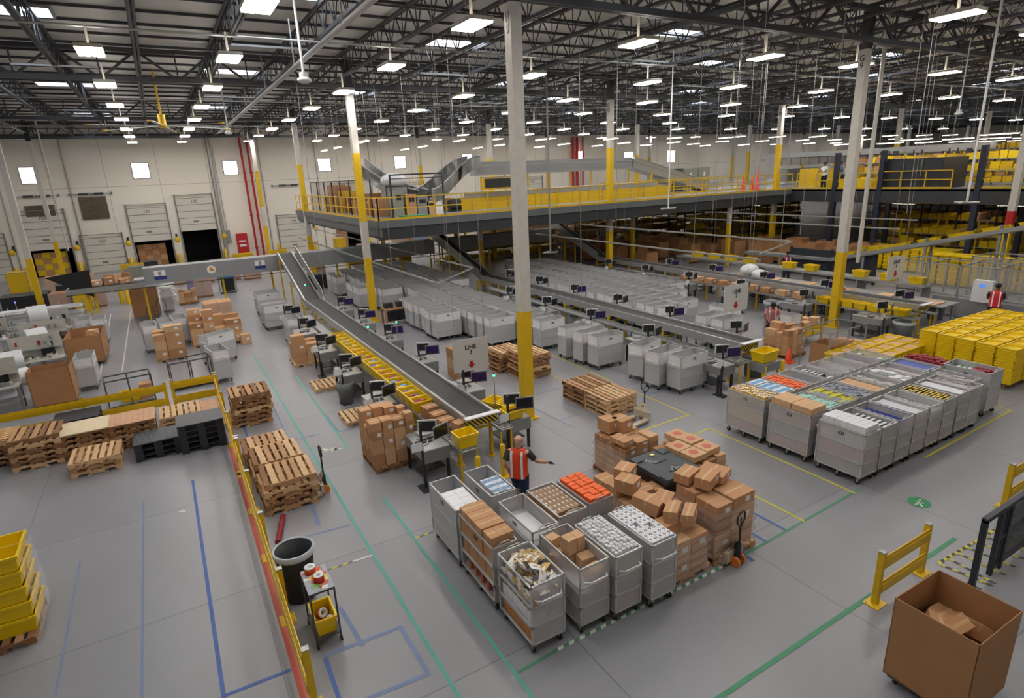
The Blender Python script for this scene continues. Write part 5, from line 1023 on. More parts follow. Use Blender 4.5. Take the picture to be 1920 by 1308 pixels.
for k, (x0, y0, x1, y1, z0, z1, m, l) in enumerate(((44, 28.5, 52, 30, ZM, 6.3, M_mach, 'yellow machine body behind the far column'), (43, 31, 60, 32.4, 6.6, 7.2, M_gry, 'long grey overhead conveyor at the back right of the platform'), (55, 22, 56.2, 42, 7.2, 7.7, M_alu, 'pale overhead conveyor running away on the right'), (42.5, 12, 43.7, 14.5, ZM, 7.2, M_cab, 'tall grey cabinet left of the red-banded column'), (42.5, 8.5, 43.7, 11.4, ZM, 7.4, M_cab, 'tall grey cabinet right of the red-banded column'), (42, 4, 55, 5.2, 7.3, 7.8, M_gry, 'grey overhead conveyor at the right edge'), (48, 34, 70, 35.2, 5.2, 6.3, M_cab, 'long grey machine line far back on the platform'))):
    mbox(('sorting_machine', 'overhead_conveyor', 'overhead_conveyor', 'cabinet', 'cabinet', 'overhead_conveyor', 'machine_line')[k], l, ('machine', 'conveyor', 'conveyor', 'cabinet', 'cabinet', 'conveyor', 'machine')[k], x0, y0, z0, x1, y1, z1, m)
for k in range(4): t = thing('bin_stack', 'stack of yellow bins on the right platform, %s' % ('nearest the dark cage', 'second from the cage', 'third from the cage', 'farthest from the cage')[k], 'tote', (42.3, 22.4+1.3*k, ZM)); MB().box((0, 0, .3), (.7, 1.0, .6)).box((0, 0, .31), (.74, 1.04, .05)).build('bins', M_tote, t)
for k, (x, y) in enumerate(((39.2, 30.6), (38.7, 31.0), (39.0, 30.0), (32.0, 35.1))): 
    t = thing('safety_cone', 'bright orange safety cone on the platform %s' % ('right behind the far yellow column', 'beside the far yellow column', 'at the railing by the far column', 'with a white band before the grey cabinets')[k], 'cone', (x, y, ZM)); MB().box((0, 0, .02), (.4, .4, .04)).build('base', oc, t); MB().lathe([(.14, .04), (.05, 1.0 if k != 2 else 1.5), (0, 1.0 if k != 2 else 1.5)], n=12).build('body', mat('cone_bright', 'FF5030', .5), t)
# under the platform: totes, gaylords, cages
for k in range(15):
    x = 29+2.1*(k % 5); y = 31+3.2*(k//5); h = 1.1+.1*(k % 3)
    if k in (1,): continue
    t, z = gaylord(x, y, 1.1, 1.2, h, 'brown bulk carton in the dim bay under the platform', .05*(k % 3), True); t['group'] = 'bulk cartons under the platform'
    tag(MB().box((0, 0, .1), (1.0, 1.1, .2)).build('carton_fill', M_card3, None, (x, y, PH+h-.3)), 'folded card filling a bulk carton under the platform', 'box', 'card fill in the bulk cartons')
for k in range(12):
    x = 35.8+2.0*(k % 3); y = 22+2.4*(k//3); t, z = gaylord(x, y, 1.2, 1.2, 1.4, 'brown bulk carton beside the dark mesh cage under the platform', .08*(k % 3), True); t['group'] = 'bulk cartons by the mesh cage'
def toteblock(x, y, nx, ny, n, label, h=.26):
    """stacks of yellow totes; the outer faces are individual totes"""
    for i in range(nx):
        for j in range(ny):
            for k in range(n):
                if i and j and k < n-1: continue
                o = item('yellow_tote', 'ytq', lambda: MB().box((0, 0, .11), (.6, .42, .22), 0, 0, .9).box((0, 0, .235), (.66, .48, .05)), [M_tote], (x+.7*i, y+.52*j, .1+k*h), (0, 0, rnd.uniform(-.03, .03)), label, 'tote', label)
toteblock(43.5, 9.5, 3, 8, 8, 'yellow tote in the tall stacks under the right platform'); toteblock(39.5, 17, 3, 10, 5, 'yellow tote in the low stacks behind the inclined belt'); toteblock(36.5, 12.0, 2, 9, 6, 'yellow tote in the stacks just behind the clear cages'); toteblock(41.5, 5.5, 3, 5, 6, 'yellow tote in the stacks at the right edge')
t = thing('mesh_cage', 'dark mesh cage in the dim bay left of the inclined belt', 'cage', (34.0, 19.2, 0)); MB().bx(-.05, -1.2, .1, .05, 4.0, 1.7).build('mesh_panel', mat('cage_navy', '2C3039', .5), t); MB().bx(-.08, -1.25, 0, .08, -1.15, 1.8).bx(-.08, 4, 0, .08, 4.1, 1.8).bx(-.08, 1.35, 0, .08, 1.45, 1.8).build('post', M_blk, t)
for k, (x, y0, y1, h, c, l) in enumerate(((47.5, 2, 14, 3.6, M_tote, 'yellow totes filling the space behind the red-banded column'), (50, 14, 27, 3.4, M_mach, 'yellow frames in the dim space under the right platform'), (46.5, 16, 25, 2.6, M_tote, 'low yellow totes behind the inclined belt'), (54, 5, 30, 3.8, M_card, 'cartons at the back of the dim space'))):
    rackrow(x, y0, y1, 0, h, 'rack of %s' % l, c, 0, 1.2, k+11)
# inclined belt with totes
t = thing('inclined_conveyor', 'long inclined grey conveyor carrying yellow totes up to the right', 'conveyor'); A, B = Vector((34, 20.4, 1.2)), Vector((34, 5.0, 5.2)); A2 = Vector((34, 26.5, 1.1))
MB().beam(A, B, .7, .18).beam(A2, A, .7, .18).build('bed', M_gry, t); MB().beam(A+Vector((-.38, 0, .06)), B+Vector((-.38, 0, .06)), .05, .2).build('side_rail', M_alu, t)
for k in range(5): p = A.lerp(B, .12+.2*k); MB().bx(p.x-.35, p.y-.06, 0, p.x-.27, p.y+.06, p.z+.35).bx(p.x+.27, p.y-.06, 0, p.x+.35, p.y+.06, p.z).build('support_post', M_gry, t)
ang = math.atan2(B.z-A.z, -(B.y-A.y))
for k in range(11): p = A.lerp(B, .05+.09*k); o = item('yellow_tote', 'ytr', lambda: MB().box((0, 0, .1), (.46, .9, .2), 0, 0, .95).box((0, 0, .2), (.5, .96, .04)), [M_tote], (p.x, p.y, p.z+.1), (-ang, 0, 0), 'yellow tote riding up the long inclined conveyor', 'tote', 'totes on the inclined conveyor')
# clear guarded cages
M_clear = mat('polycarbonate', 'C2C2C0', .1, alpha=.16)
def clearcage(x, y, w, d, h, label, nb):
    t = thing('guarded_cell', label, 'enclosure', (x, y, 0)); f = MB()
    for i in range(nb+1):
        for q in (0, w): f.bx(q-.03, d*i/nb-.03, 0, q+.03, d*i/nb+.03, h)
        f.bx(0, d*i/nb-.03, h-.05, w, d*i/nb+.03, h)
    for q in (0, w):
        for z in (.1, .95, h-.05): f.bx(q-.03, 0, z, q+.03, d, z+.05)
    f.build('frame', M_alu, t); MB().bx(-.01, .03, .1, .0, d-.03, h-.05).build('clear_panel', M_clear, t); MB().bx(.03, -.01, .1, w-.03, 0, h-.05).build('clear_panel', M_clear, t); return t
t = clearcage(29.3, 7.0, 1.6, 7.4, 2.3, 'aluminium framed cell with clear panels and a control box', 6); MB().box((-.25, 3.9, 1.35), (.3, .7, .9)).build('control_box', M_band, t); MB().box((-.41, 3.9, 1.6), (.02, .22, .14)).build('display', M_scrb, t)
clearcage(31.6, 2.5, 1.8, 10, 2.4, 'second clear panelled cell behind the first at the right edge', 7); mbox('cell_machine', 'grey machine inside the clear panelled cell', 'machine', 29.6, 8, .0, 30.6, 13, .8, M_gry)
# strip lights
M_strip = mat('strip_glow', 'FFF6E4', .4, emit=STRIP)
t0 = thing('strip_light', 'slim tube light hung on wires over the platform', 'ceiling light', (0, 0, 8.6), 0, 'tube lights over the platform'); MB().bx(-.06, -.62, .03, .06, .62, .09).build('housing', M_lamph, t0); MB().bx(-.05, -.6, 0, .05, .6, .03).build('tube', M_strip, t0)
for s in (-.5, .5): MB().cyl((0, s, .09), (0, s, 2.7), .006, 4).build('hanging_wire', M_steel, t0)
f_ = True
for i in range(12):
    for j in range(3):
        x, y = 8.7+4.9*i, (28.0, 32.7, 35.6)[j]+.2*(i % 2)
        if i > 6 and j == 2: y += 3
        if f_: t0.location = (x, y, 8.55); f_ = False
        else: dup(t0, (x, y, 8.55))
for i in range(9):
    for j in range(5): dup(t0, (44+5.6*i, 8+4.6*j, 7.9), 0, 'slim tube light hung low over the right part of the platform', 'tube lights over the right platform', (1.6, 1.6, 1))
for x, y in ((46, 6), (46, 12), (46, 18), (45, 24), (49, 9), (49, 20), (20, 30.5), (27, 30.5), (33, 31), (14, 33), (38.6, 30), (43, 21.5), (43, 15.5), (43, 9.5), (24, 36), (34, 37), (50, 12), (50, 20), (50, 27), (13, 38)): dup(t0, (x, y, 3.85), 0, 'tube light fixed under the raised platform', 'tube lights under the platform', (1, 1.2, .08))  # more tubes added under the right platform to brighten its dark bays
# ================================================================ dock wall
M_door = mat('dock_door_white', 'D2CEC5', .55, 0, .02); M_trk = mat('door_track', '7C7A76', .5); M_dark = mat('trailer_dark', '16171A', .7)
for k, (cx, hh, no) in enumerate(DOORS):
    d = MB(); z0 = hh or 0; top = 4.45 if hh else 3.35; lift = hh is not None
    if not lift and no in ('130',): top = 3.0
    n = 5; ph = (top-0)/n if not lift else .6
    z = z0
    while z < (z0+2.6 if lift else top)-.05: d.bx(cx-HW, WY-.09, z, cx+HW, WY-.04, z+.55); d.bx(cx-HW, WY-.1, z+.55, cx+HW, WY-.08, z+.6, 1); z += .6
    o = struct('door_%d' % (k+1), d, [M_door, M_trk])
    zt = z
    tr = MB()
    for s in (-1, 1): tr.bx(cx+s*(HW+.06)-.05, WY-.16, 0, cx+s*(HW+.06)+.05, WY-.02, zt+.35); tr.bx(cx+s*(HW+.16)-.03, WY-.3, 0, cx+s*(HW+.16)+.03, WY-.1, .9, 1)
    tr.bx(cx-HW-.1, WY-.18, zt+.25, cx+HW+.1, WY-.12, zt+.3); tr.build('door_track', [M_trk, M_yel], o)
    MB().bx(cx-.35, WY-.11, z0+.75, cx+.1, WY-.095, z0+.92).build('door_window', M_trk, o)
    text(no, .38, M_trk, o, (cx, WY-.115, zt-.35), (PI/2, 0, 0))
    if no in ('129', '130'):
        l = MB(); lz = 4.6 if no == '130' else 5.1; l.bx(cx-1.0, WY-.12, lz, cx+1.0, WY-.03, lz+1.9 if no == '130' else lz+.9)
        for q in range(14): l.bx(cx-1.0, WY-.15, lz+.05+q*.13, cx+1.0, WY-.12, lz+.1+q*.13, 1) if lz+.1+q*.13 < (lz+1.9 if no == '130' else lz+.9) else 0
        l.bx(cx-.03, WY-.17, lz, cx+.03, WY-.12, lz+(1.9 if no == '130' else .9), 1)
        tag(l.build('wall_louver', [mat('louver_brown', '6E6152', .6), mat('louver_brown_dark', '574C40', .6)]), 'brown louvred panel above the dock door marked %s' % no, 'louver')
    sp = MB()
    if k < 7:
        sp.cyl((cx-1.5, WY-.2, 6.75), (cx+1.5, WY-.2, 6.75), .03, 6); sp.cyl((cx-.9, WY-.2, 6.75), (cx-.2, WY-.2, 6.75), .09, 8, 1); sp.cyl((cx+.2, WY-.2, 6.75), (cx+.9, WY-.2, 6.75), .09, 8, 1)
        for s in (-1.5, 0, 1.5): sp.bx(cx+s-.05, WY-.22, 6.65, cx+s+.05, WY, 6.85)
        if no in ('129', '130', '134'): tag(sp.build('door_spring', [M_trk, M_dgry]), 'torsion spring bar on the wall above the dock door marked %s' % no, 'spring')
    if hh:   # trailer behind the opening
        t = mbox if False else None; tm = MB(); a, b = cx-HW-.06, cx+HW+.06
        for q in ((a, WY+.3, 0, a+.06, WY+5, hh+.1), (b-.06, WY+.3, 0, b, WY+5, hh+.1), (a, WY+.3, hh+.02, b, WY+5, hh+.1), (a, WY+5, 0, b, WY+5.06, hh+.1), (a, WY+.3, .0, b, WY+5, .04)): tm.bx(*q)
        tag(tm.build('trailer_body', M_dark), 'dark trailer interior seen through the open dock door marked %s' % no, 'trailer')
        if no in ('129', '131', '135', '136'):
            lm = MB()
            for i in range(4 if no != '135' else 2):
                for j in range(4): lm.box((a+.45+i*.58, WY+.9, .28+j*.5), (.56, .5, .485), (i+j) % 2)
            tag(lm.build('stacked_load', [M_card, M_card3] if no != '129' else [M_tote, M_card], None), 'stacked goods filling the trailer at the dock door marked %s' % no, 'cargo', None, 'stuff')
    if k not in (2, 3, 4): bollard(cx-HW-.35, WY-.6, 'squat yellow bollard left of the dock door marked %s' % no, 1.1, .12)
    bollard(cx+HW+.35, WY-.6, 'squat yellow bollard right of the dock door marked %s' % no, 1.1, .12)
    if k < 6:
        t = thing('dock_light', 'yellow swing-arm lamp beside the dock door marked %s' % no, 'lamp', (cx+HW+.45, WY-.05, 2.6)); MB().bx(-.03, -.9, -.03, .03, 0, .03).bx(-.08, -.06, -.25, .08, 0, .25).build('arm', M_blk, t); MB().ell((0, -1.0, -.25), (.22, .22, .26)).build('lamp_head', M_yel, t)
for k, x in enumerate((-10.9, -6.2, 5.0, 9.3, 14.6, 20.2)):
    struct('trim_conduit', MB().cyl((x, WY-.1, 0), (x, WY-.1, 12), .05 if k != 2 else .16, 8), M_steel)
for y_, x_ in ((WY-.3, 7.75), (WY-.3, 8.35)):
    t = thing('fire_riser', 'red sprinkler riser pipe on the dock wall, %s of the pair' % ('left' if x_ < 8 else 'right'), 'pipe', (x_, y_, 0)); MB().cyl((0, 0, 0), (0, 0, 11.4), .1, 12).build('pipe', M_red, t)
    for z in (.9, 4, 8): MB().cyl((0, 0, z), (0, 0, z+.12), .15, 12).build('coupling', M_red, t)
t = thing('sprinkler_main', 'dark sprinkler main running along the top of the dock wall', 'pipe', (0, WY-.4, 11.5)); MB().cyl((-26, 0, 0), (7.9, 0, 0), .12, 10).build('pipe', M_roofst, t)
for k, x in enumerate((46.6, 47.3, 48.2)): tag(MB().cyl((0, 0, 0), (0, 0, 11), .16 if k < 2 else .1, 10).build('fire_riser', M_red, None, (x, WY-.4, 0)), 'red riser pipe on the back wall far behind the platform, %s' % ('left', 'middle', 'right and thinnest')[k], 'pipe')
t = thing('fire_cabinet', 'red fire equipment cabinet with white lettering by the riser pipes', 'cabinet', (6.55, WY-.35, 0)); MB().bx(-.5, 0, .2, .5, .3, 2.4).build('body', M_red, t); MB().bx(-.3, -.01, 1.6, .3, 0, 1.75).bx(-.3, -.01, 1.15, .3, 0, 1.35).build('lettering_band', M_paper, t)
t = thing('breaker_panel', 'grey breaker panel beside the dock door marked 132', 'panel', (5.35, WY-.2, 1.6)); MB().bx(-.25, 0, 0, .25, .2, 1.2).bx(-.2, -.02, .1, .2, 0, 1.1).build('box', M_gry, t); MB().cyl((0, .1, 1.2), (0, .1, 9), .03, 6).build('conduit', M_steel, t)
for k, (cx, l) in enumerate(((6.2, 'by the red cabinet'), (9.4, 'right of the risers'), (-2.9, 'left of the dock door marked 131'))): guard(cx-.9, WY-1.5, cx+.9, WY-1.5, 'low yellow guard rail %s' % l, .7, 1, False)
# ---- aisle near the dock
bolls = ((152, 582, 'left of the wrapped brown pallet'), (186, 575, 'right of the wrapped brown pallet'), (230, 568, 'left one of the pair under the cross conveyor'), (242, 570, 'right one of the pair under the cross conveyor'))
for u, v, l in bolls: p = at(u, v); bollard(p.x, p.y, 'yellow bollard standing %s' % l, 1.35, .13)
def wrapped(x, y, w, d, h, label, m=None, z=0):
    t = thing('wrapped_load', label, 'pallet load', (x, y, z)); MB().bx(-w/2, -d/2, 0, w/2, d/2, .12).build('pallet_base', M_wood3, t); b = MB(); r = random.Random(int(x*10+y)); n = max(2, int(w/.45)); l = max(2, int(h/.4))
    for i in range(n):
        for j in range(l): b.bx(-w/2+w*i/n+.005, -d/2+r.uniform(0, .02), .12+(h-.12)*j/l+.004, -w/2+w*(i+1)/n-.005, d/2, .12+(h-.12)*(j+1)/l)
    b.build('carton_block', m or M_card, t); f = MB()
    for sx in (-1, 1): f.quad((sx*(w/2+.02), -d/2-.02, .12), (sx*(w/2+.02), d/2+.02, .12), (sx*(w/2+.02), d/2+.02, h), (sx*(w/2+.02), -d/2-.02, h))
    f.quad((-w/2-.02, -d/2-.02, .12), (w/2+.02, -d/2-.02, .12), (w/2+.02, -d/2-.02, h), (-w/2-.02, -d/2-.02, h)); f.build('stretch_film', M_film, t); return t
wrapped(-4.5, 44.5, 1.3, 1.1, 1.15, 'wrapped brown load between two bollards near the left column', C_('wrapped_pink', 'A8816C')); wrapped(-6.0, 43.8, 1.0, 1.1, 1.2, 'dark brown load left of the bollards', M_card3); wrapped(-1.7, 45.2, 1.0, 1.0, 1.35, 'pale shrink-wrapped load behind the bollard pair', C_('wrapped_pale', 'B4AFB6'))
for k, (x, y, h) in enumerate(((-3.2, 50.5, .5), (.6, 50.5, 1.3), (2.1, 50, 1.35), (3.9, 49.5, 1.2), (5.3, 49, 1.3), (-5.5, 52, 1.2), (-7.3, 53, 1.2))): wrapped(x, y, 1.15, 1.1, h, 'brown pallet load in the far row before the dock, %s' % ('lowest of them', 'left of the purple load', 'behind the purple load', 'right of the white-topped load', 'farthest right', 'left of the lowest', 'farthest left')[k])
wrapped(1.6, 43.2, 1.0, 1.0, 1.3, 'wrapped load topped with white wrap in the aisle beyond the carton piles', C_('wrapped_pink', 'A8816C')); wrapped(1.2, 46.5, .9, .9, 1.4, 'purple-wrapped load behind the aisle piles', C_('wrap_purple', '5B5590'))
pallet(.6, 41.3, 0, 'c', 'pallet of loose cartons beyond the cross conveyor', None); pile(.1, 40.9, PH+.003, 1.0, .9, .8, 'carton on the loose pallet beyond the cross conveyor', 'cartons on the loose far pallet', 51)
for k in range(6): tag(MB().ell((0, 0, .15), (.42, .35, .17)).build('white_sack', C_('sack_white', 'D5D9D6', .6, bump=.2), None, (-.5+.12*(k % 2), 42.6+.2*(k % 2), .02+.2*k)), 'white sack in the floppy stack in the far aisle', 'sack', 'white sacks in the far aisle')
t, z = gaylord(-1.55, 38.2, 1.3, 1.0, 1.5, 'tall brown bulk carton with a hand truck leaning before it'); t = thing('hand_truck', 'small wire-framed hand truck before the tall brown bulk carton', 'hand truck', (-1.1, 37.2, 0)); MB().tube([(-.45, 0, 0), (-.45, 0, .7), (-.1, 0, .75), (-.1, 0, .05)], .02, 6).tube([(.05, 0, 0), (.05, 0, .95), (.2, 0, 1.1), (.4, 0, 1.1), (.5, 0, .95), (.5, 0, 0)], .02, 6).bx(-.5, -.2, 0, .55, .1, .03).build('frame', M_dgry, t)
park(-.5, 39.5, PI/2, 'tall silver cart behind the brown bulk carton in the far aisle', None, True)
t = thing('hamper_cart', 'blue topped wire hamper cart with a black bag near the docks', 'cart', (3.1, 43.6, 0)); f = MB()
for i in (-.5, .5):
    for j in (-.4, .4): f.bx(i-.02, j-.02, .1, i+.02, j+.02, 1.2)
f.bx(-.5, -.42, 1.15, .5, -.38, 1.2).bx(-.5, -.4, .1, .5, .4, .14).build('frame', M_gry, t); MB().bx(-.35, -.3, .14, .4, .35, 1.0).build('black_bag', M_rub, t); MB().bx(-.45, -.35, 1.02, .45, .35, 1.12).build('blue_cover', mat('cover_blue', '3E6FA0', .5), t)
# ---- aisle cluster of cartons and carts, mid left
P2 = [('brown carton on the pallet in the aisle beside the white carts', -1.15, 27.3, 1.1, 1.1, 1.3, 61), ('brown carton in the big pile left of the aisle line', .25, 28.9, 1.0, 1.1, 1.5, 62), ('brown carton in the ragged pile with the small yellow box', 1.2, 28.5, 1.1, 1.2, 1.2, 63)]
for l, x, y, w_, d_, h_, s in P2: pallet(x+w_/2, y+d_/2, 0, 'a', 'pallet under the %s' % l.split(' ', 1)[1].replace('carton ', 'cartons ', 1), None); pile(x, y, PH+.003, w_, d_, h_, l, l, s, hmn=.3, hmx=.55, mn=.35, mx=.55, ragged=.45)
carton(2.35, 28.3, 0.003, .4, .35, .45, 'mustard yellow carton at the right of the ragged aisle pile', None, .1, 1)
wrapped(1.6, 31.2, 1.2, 1.1, 1.6, 'tall neat stack of brown cartons behind the ragged pile'); 
for k, (x, y, a) in enumerate(((-1.3, 29.9, .1), (-.65, 30.2, .1), (.55, 31.2, .05), (-.1, 30.7, .1))): park(x, y, PI/2+a, 'white panelled cart in the aisle behind the carton pallet, %s' % ('leftmost', 'second', 'rightmost', 'third')[k], None, True)
park(1.1, 25.9, .5, 'empty silver cart standing askew before the carton piles', None, True); park(.9, 23.4, PI/2+.15, 'silver cart behind the barrier corner', None, True)
def wirerack(x, y, label, w=1.3, d=.7, h=1.0):
    t = thing('wire_cart', label, 'cart', (x, y, 0), .1)
    f = MB()
    for i in (-1, 0, 1):
        for j in (-1, 1): f.bx(i*w/2-.018, j*d/2-.018, .1, i*w/2+.018, j*d/2+.018, h)
    for z in (.12, h): f.bx(-w/2, -d/2-.018, z-.02, w/2, -d/2+.018, z+.02).bx(-w/2, d/2-.018, z-.02, w/2, d/2+.018, z+.02).bx(-w/2-.018, -d/2, z-.02, -w/2+.018, d/2, z+.02).bx(w/2-.018, -d/2, z-.02, w/2+.018, d/2, z+.02)
    f.build('frame', M_dgry, t); MB().bx(-w/2, -d/2, .12, w/2, d/2, .14).build('deck', M_gry, t)
    for i in (-1, 1): 
        for j in (-1, 1): MB().cyl((i*w/2-.02, j*d/2, .05), (i*w/2+.02, j*d/2, .05), .05, 10).build('caster', M_rub, t)
wirerack(-1.9, 22.4, 'dark wire-framed cart behind the yellow rail, left one'); wirerack(-.05, 23.3, 'dark wire-framed cart behind the yellow rail, right one'); tote(-1.9, 22.4, .15, 'yellow tote in the left wire-framed cart'); carton(-1.45, 22.45, .15, .35, .4, .5, 'brown carton in the left wire-framed cart', None)
t, z = gaylord(-4.1, 24.0, 1.15, .9, 1.2, 'open brown cardboard bin behind the left stretch of yellow rail'); t, z = gaylord(-3.62, 29.8, 1.25, 2.2, 1.1, 'large brown bin half full of cartons at the packing benches')
for k in range(5): carton(-3.55+.05*k, 29.0+.22*k, .5+.12*k, .4, .35, .3, 'carton in the large bin at the packing benches', 'cartons in the bin at the benches', .3*k, k % 3)
for k, (x, y) in enumerate(((-3.4, 33.3), (-4.0, 33.6))): park(x, y, PI/2, 'silver cart behind the large brown bin, %s' % ('right', 'left')[k], None, True)
park(-3.3, 25.6, PI/2, 'silver cart right of the open brown bin', None, True)
# ---- packing benches at the left edge
M_beige = mat('bench_beige', 'BDBBB2', .5); M_roll = mat('bubble_roll', 'E2E3E6', .4, 0, .03, 5)
def bench(x, y, label, k):
    t = thing('packing_bench', label, 'workbench', (x, y, 0), .06)
    MB().bx(-.8, -.35, .84, .8, .35, .88).build('bench_top', M_beige, t)
    for i in (-.76, .76):
        for j in (-.3, .3): MB().bx(i-.025, j-.025, 0, i+.025, j+.025, .84).build('leg', M_gry, t)
    MB().bx(-.8, .3, .88, .8, .34, 1.75).build('pegboard', M_beige, t); MB().bx(-.8, .12, 1.2, .8, .32, 1.23).bx(-.8, -.3, .35, .8, .3, .38).build('shelf', M_gry, t)
    f = MB(); r = random.Random(k)
    for q in range(12): f.box((r.uniform(-.7, .7), r.uniform(-.25, .25), .92), (r.uniform(.06, .2), r.uniform(.06, .2), r.uniform(.05, .2)), r.randrange(5), r.uniform(0, 2))
    for q in range(8): f.box((r.uniform(-.7, .7), .27, 1.3+r.uniform(0, .3)), (.08, .05, r.uniform(.08, .22)), r.randrange(5))
    o = f.build('tools_and_supplies', [M_blk, M_paper, M_red, M_gry, M_beige], t); o['kind'] = 'stuff'
    MB().box((.35, .05, 1.1), (.42, .03, .28), 0, .3).build('monitor', M_scrk, t)
    return t
for k, (x, y, l) in enumerate(((-4.95, 27.6, 'beige packing bench nearest the brown bins'), (-5.1, 30.6, 'beige packing bench with a hanging roll, second from the near end'), (-5.3, 33.6, 'beige packing bench with a pegboard of tools, far end'), (-6.9, 26.4, 'beige packing bench cut by the left edge, nearest'), (-7.2, 29.6, 'beige packing bench at the left edge, middle'), (-7.5, 32.8, 'beige packing bench at the left edge, farthest'), (-5.8, 24.2, 'beige packing table behind the long plank stack'))): bench(x, y, l, k)
for k, (x, y, z, r_, l) in enumerate(((-5.5, 33.0, 1.7, .42, 'big white bubble-wrap roll standing above the far bench'), (-5.3, 30.2, 1.25, .36, 'white foam roll lying on the second bench'), (-5.6, 26.9, 1.1, .36, 'white bubble roll on the near bench'), (-6.3, 26.6, 1.3, .42, 'white bubble roll at the left edge, upper'), (-6.4, 26.2, .9, .36, 'white bubble roll at the left edge, lower'), (-5.2, 25.0, .9, .3, 'small white roll on the table behind the planks'))):
    o = MB().cyl((-.35, 0, 0), (.35, 0, 0), r_, 20).cyl((-.36, 0, 0), (.36, 0, 0), r_*.2, 10, 1).build('bubble_roll', [M_roll, M_card], None, (x, y, z+.0), .4 if k % 2 else .2); tag(o, l, 'roll')
    tag(MB().bx(-.03, -.3, 0, .03, .3, z-r_*0).build('roll_stand', M_gry, None, (x+.0, y, 0)), 'grey stand under the %s' % ' '.join(l.split()[:9]), 'stand')
t = thing('parts_shelving', 'rows of white tube shelving behind the packing benches', 'shelving', (-6.3, 37.6, 0), .05)
for z in (.3, .6, .9, 1.2): MB().bx(-2.2, -.5, z, 2.0, .5, z+.04).build('shelf', M_band, t)
for i in range(5):
    for j in (-.45, .45): MB().bx(-2.2+i*1.05-.02, j-.02, 0, -2.2+i*1.05+.02, j+.02, 1.45).build('upright', M_alu, t)
for k in range(5): tag(MB().cyl((-2.0, 0, 0), (2.0, 0, 0), .03, 8).build('white_tube', M_paper, None, (-6.3, 36.2+.16*k, 1.45+.0*k)), 'white tube rail laid over the packing shelving', 'rail', 'white tube rails')
for k, (x, y, w_, d_, h_, m, l) in enumerate(((-8.2, 46.5, 2.4, 1.4, .9, M_blk, 'long black machine left of the left column'), (-5.9, 46.6, 1.3, 1.3, 1.3, M_blk, 'tall black container right of the left column'), (-4.9, 43.0, .9, .9, 1.25, M_mach, 'yellow machine cabinet at the end of the cross conveyor'), (-9.5, 41.5, 1.6, 1.2, .8, M_blk, 'low black machine with a green light'), (-9.8, 55, 1.2, 1.2, 1.5, M_mach, 'yellow lift at the far left dock'), (-2.4, 56, 1.2, 1.0, 1.0, M_cab, 'grey case on the floor before the dock door marked 130'), (-1.3, 55.5, 1.0, .8, 1.4, M_blk, 'black and yellow dock machine left of the door marked 131'), (4.2, 60, 2.0, .8, .5, M_alu, 'low metal trolley in front of the door marked 132'), (8.2, 40.2, 1.4, .9, 1.0, M_blk, 'dark bin cabinet right of the line 3 incline'))):
    t = mbox('equipment_case', l, 'machine', x-w_/2, y, 0, x+w_/2, y+d_, h_, m)
for k in range(6): carton(-4.2+.55*(k % 3), 53.5+.2*k, .0+.001, .5, .5, .5+.3*(k % 2), 'carton in the loose heap before the dock door marked 130', 'loose cartons before door 130', .3*k, k % 3)
lamp_post(-9.3, 41.4, .8, .7, 'green signal light on the low black machine'); lamp_post(-6.9, 36.9, 1.45, .35, 'blue signal light over the packing shelving', '4C6CFF')
# ---- centre carton pallet and the one by the third station
pallet(3.95, 13.35, 0, 'c', 'red-ended pallet under the tall carton pile by line 3', None); pile(3.4, 12.85, PH+.003, 1.08, 1.08, 1.28, 'brown carton in the tall pile on the pallet left of the line 3 end', 'cartons in the tall pile by line 3', 21, ragged=.3, hmn=.25, hmx=.45)
pallet(4.0, 23.5, 0, 'b', 'pale pallet under six cartons farther up line 3', None); pile(3.5, 23.1, PH+.003, 1.0, .9, .85, 'brown labelled carton on the pale pallet farther up line 3', 'cartons farther up line 3', 22, ragged=.2, hmn=.35, mn=.4, mx=.5)
for k, (x, y) in enumerate(((8.05, 17.2), (8.1, 17.75), (8.15, 18.3))):
    for q in range(3 if k else 2): carton(x, y, .001+.36*q, .45, .5, .35, 'brown carton stacked on the floor right of line 3', 'cartons right of line 3', 0, q % 3)

# ---- goods in the dim bays under and behind the platform
for k, (x, y, L, h, c, l) in enumerate(((19, 45.5, 12, 2.6, M_tote, 'yellow totes and cartons behind the silver carts'), (33, 46, 14, 3.2, M_mach, 'yellow parts far under the platform'), (26, 51, 16, 3.4, M_card, 'cartons in the far bay'), (44, 44, 20, 3.2, M_tote, 'yellow totes under the far right of the platform'), (28.5, 41.5, 10, 2.4, M_cab, 'grey cases behind the bulk cartons'), (40, 38, 14, 3.0, M_tote, 'stacked bins behind the far column'))):
    t = rackrow(x, y, y+L, 0, h, 'rack of %s' % l, c, 0, 1.2, k+31); t.rotation_euler = (0, 0, -PI/2)
for k, (x, y, h, m, l) in enumerate(((13.5, 49, 1.4, None, 'brown load behind the near belt incline'), (15.2, 52, 1.5, C_('wrapped_pink', 'A8816C'), 'rose load before the dock door just left of the platform'), (17.5, 50.5, 1.3, M_card3, 'dark brown load left of the yellow tote rack'), (11.2, 52.5, 1.2, C_('wrapped_pale', 'B4AFB6'), 'pale load under the platform corner'), (19.5, 55, 1.6, M_card, 'tall brown load under the platform'), (22.5, 57, 1.4, C_('wrap_blue', '4A6CA0'), 'blue-wrapped load under the platform'), (9.8, 47.5, 1.2, M_card2, 'light brown load beside the platform end'))): wrapped(x, y, 1.2, 1.1, h, l, m)
for k, (x, y) in enumerate(((12.4, 45.5), (16.4, 45.2), (14.4, 57.0))): mbox('equipment_case', 'yellow machine case under the platform, %s' % ('nearest its left corner', 'second from its left corner', 'deepest inside')[k], 'machine', x-.5, y, 0, x+.5, y+1, 1.7, M_mach)
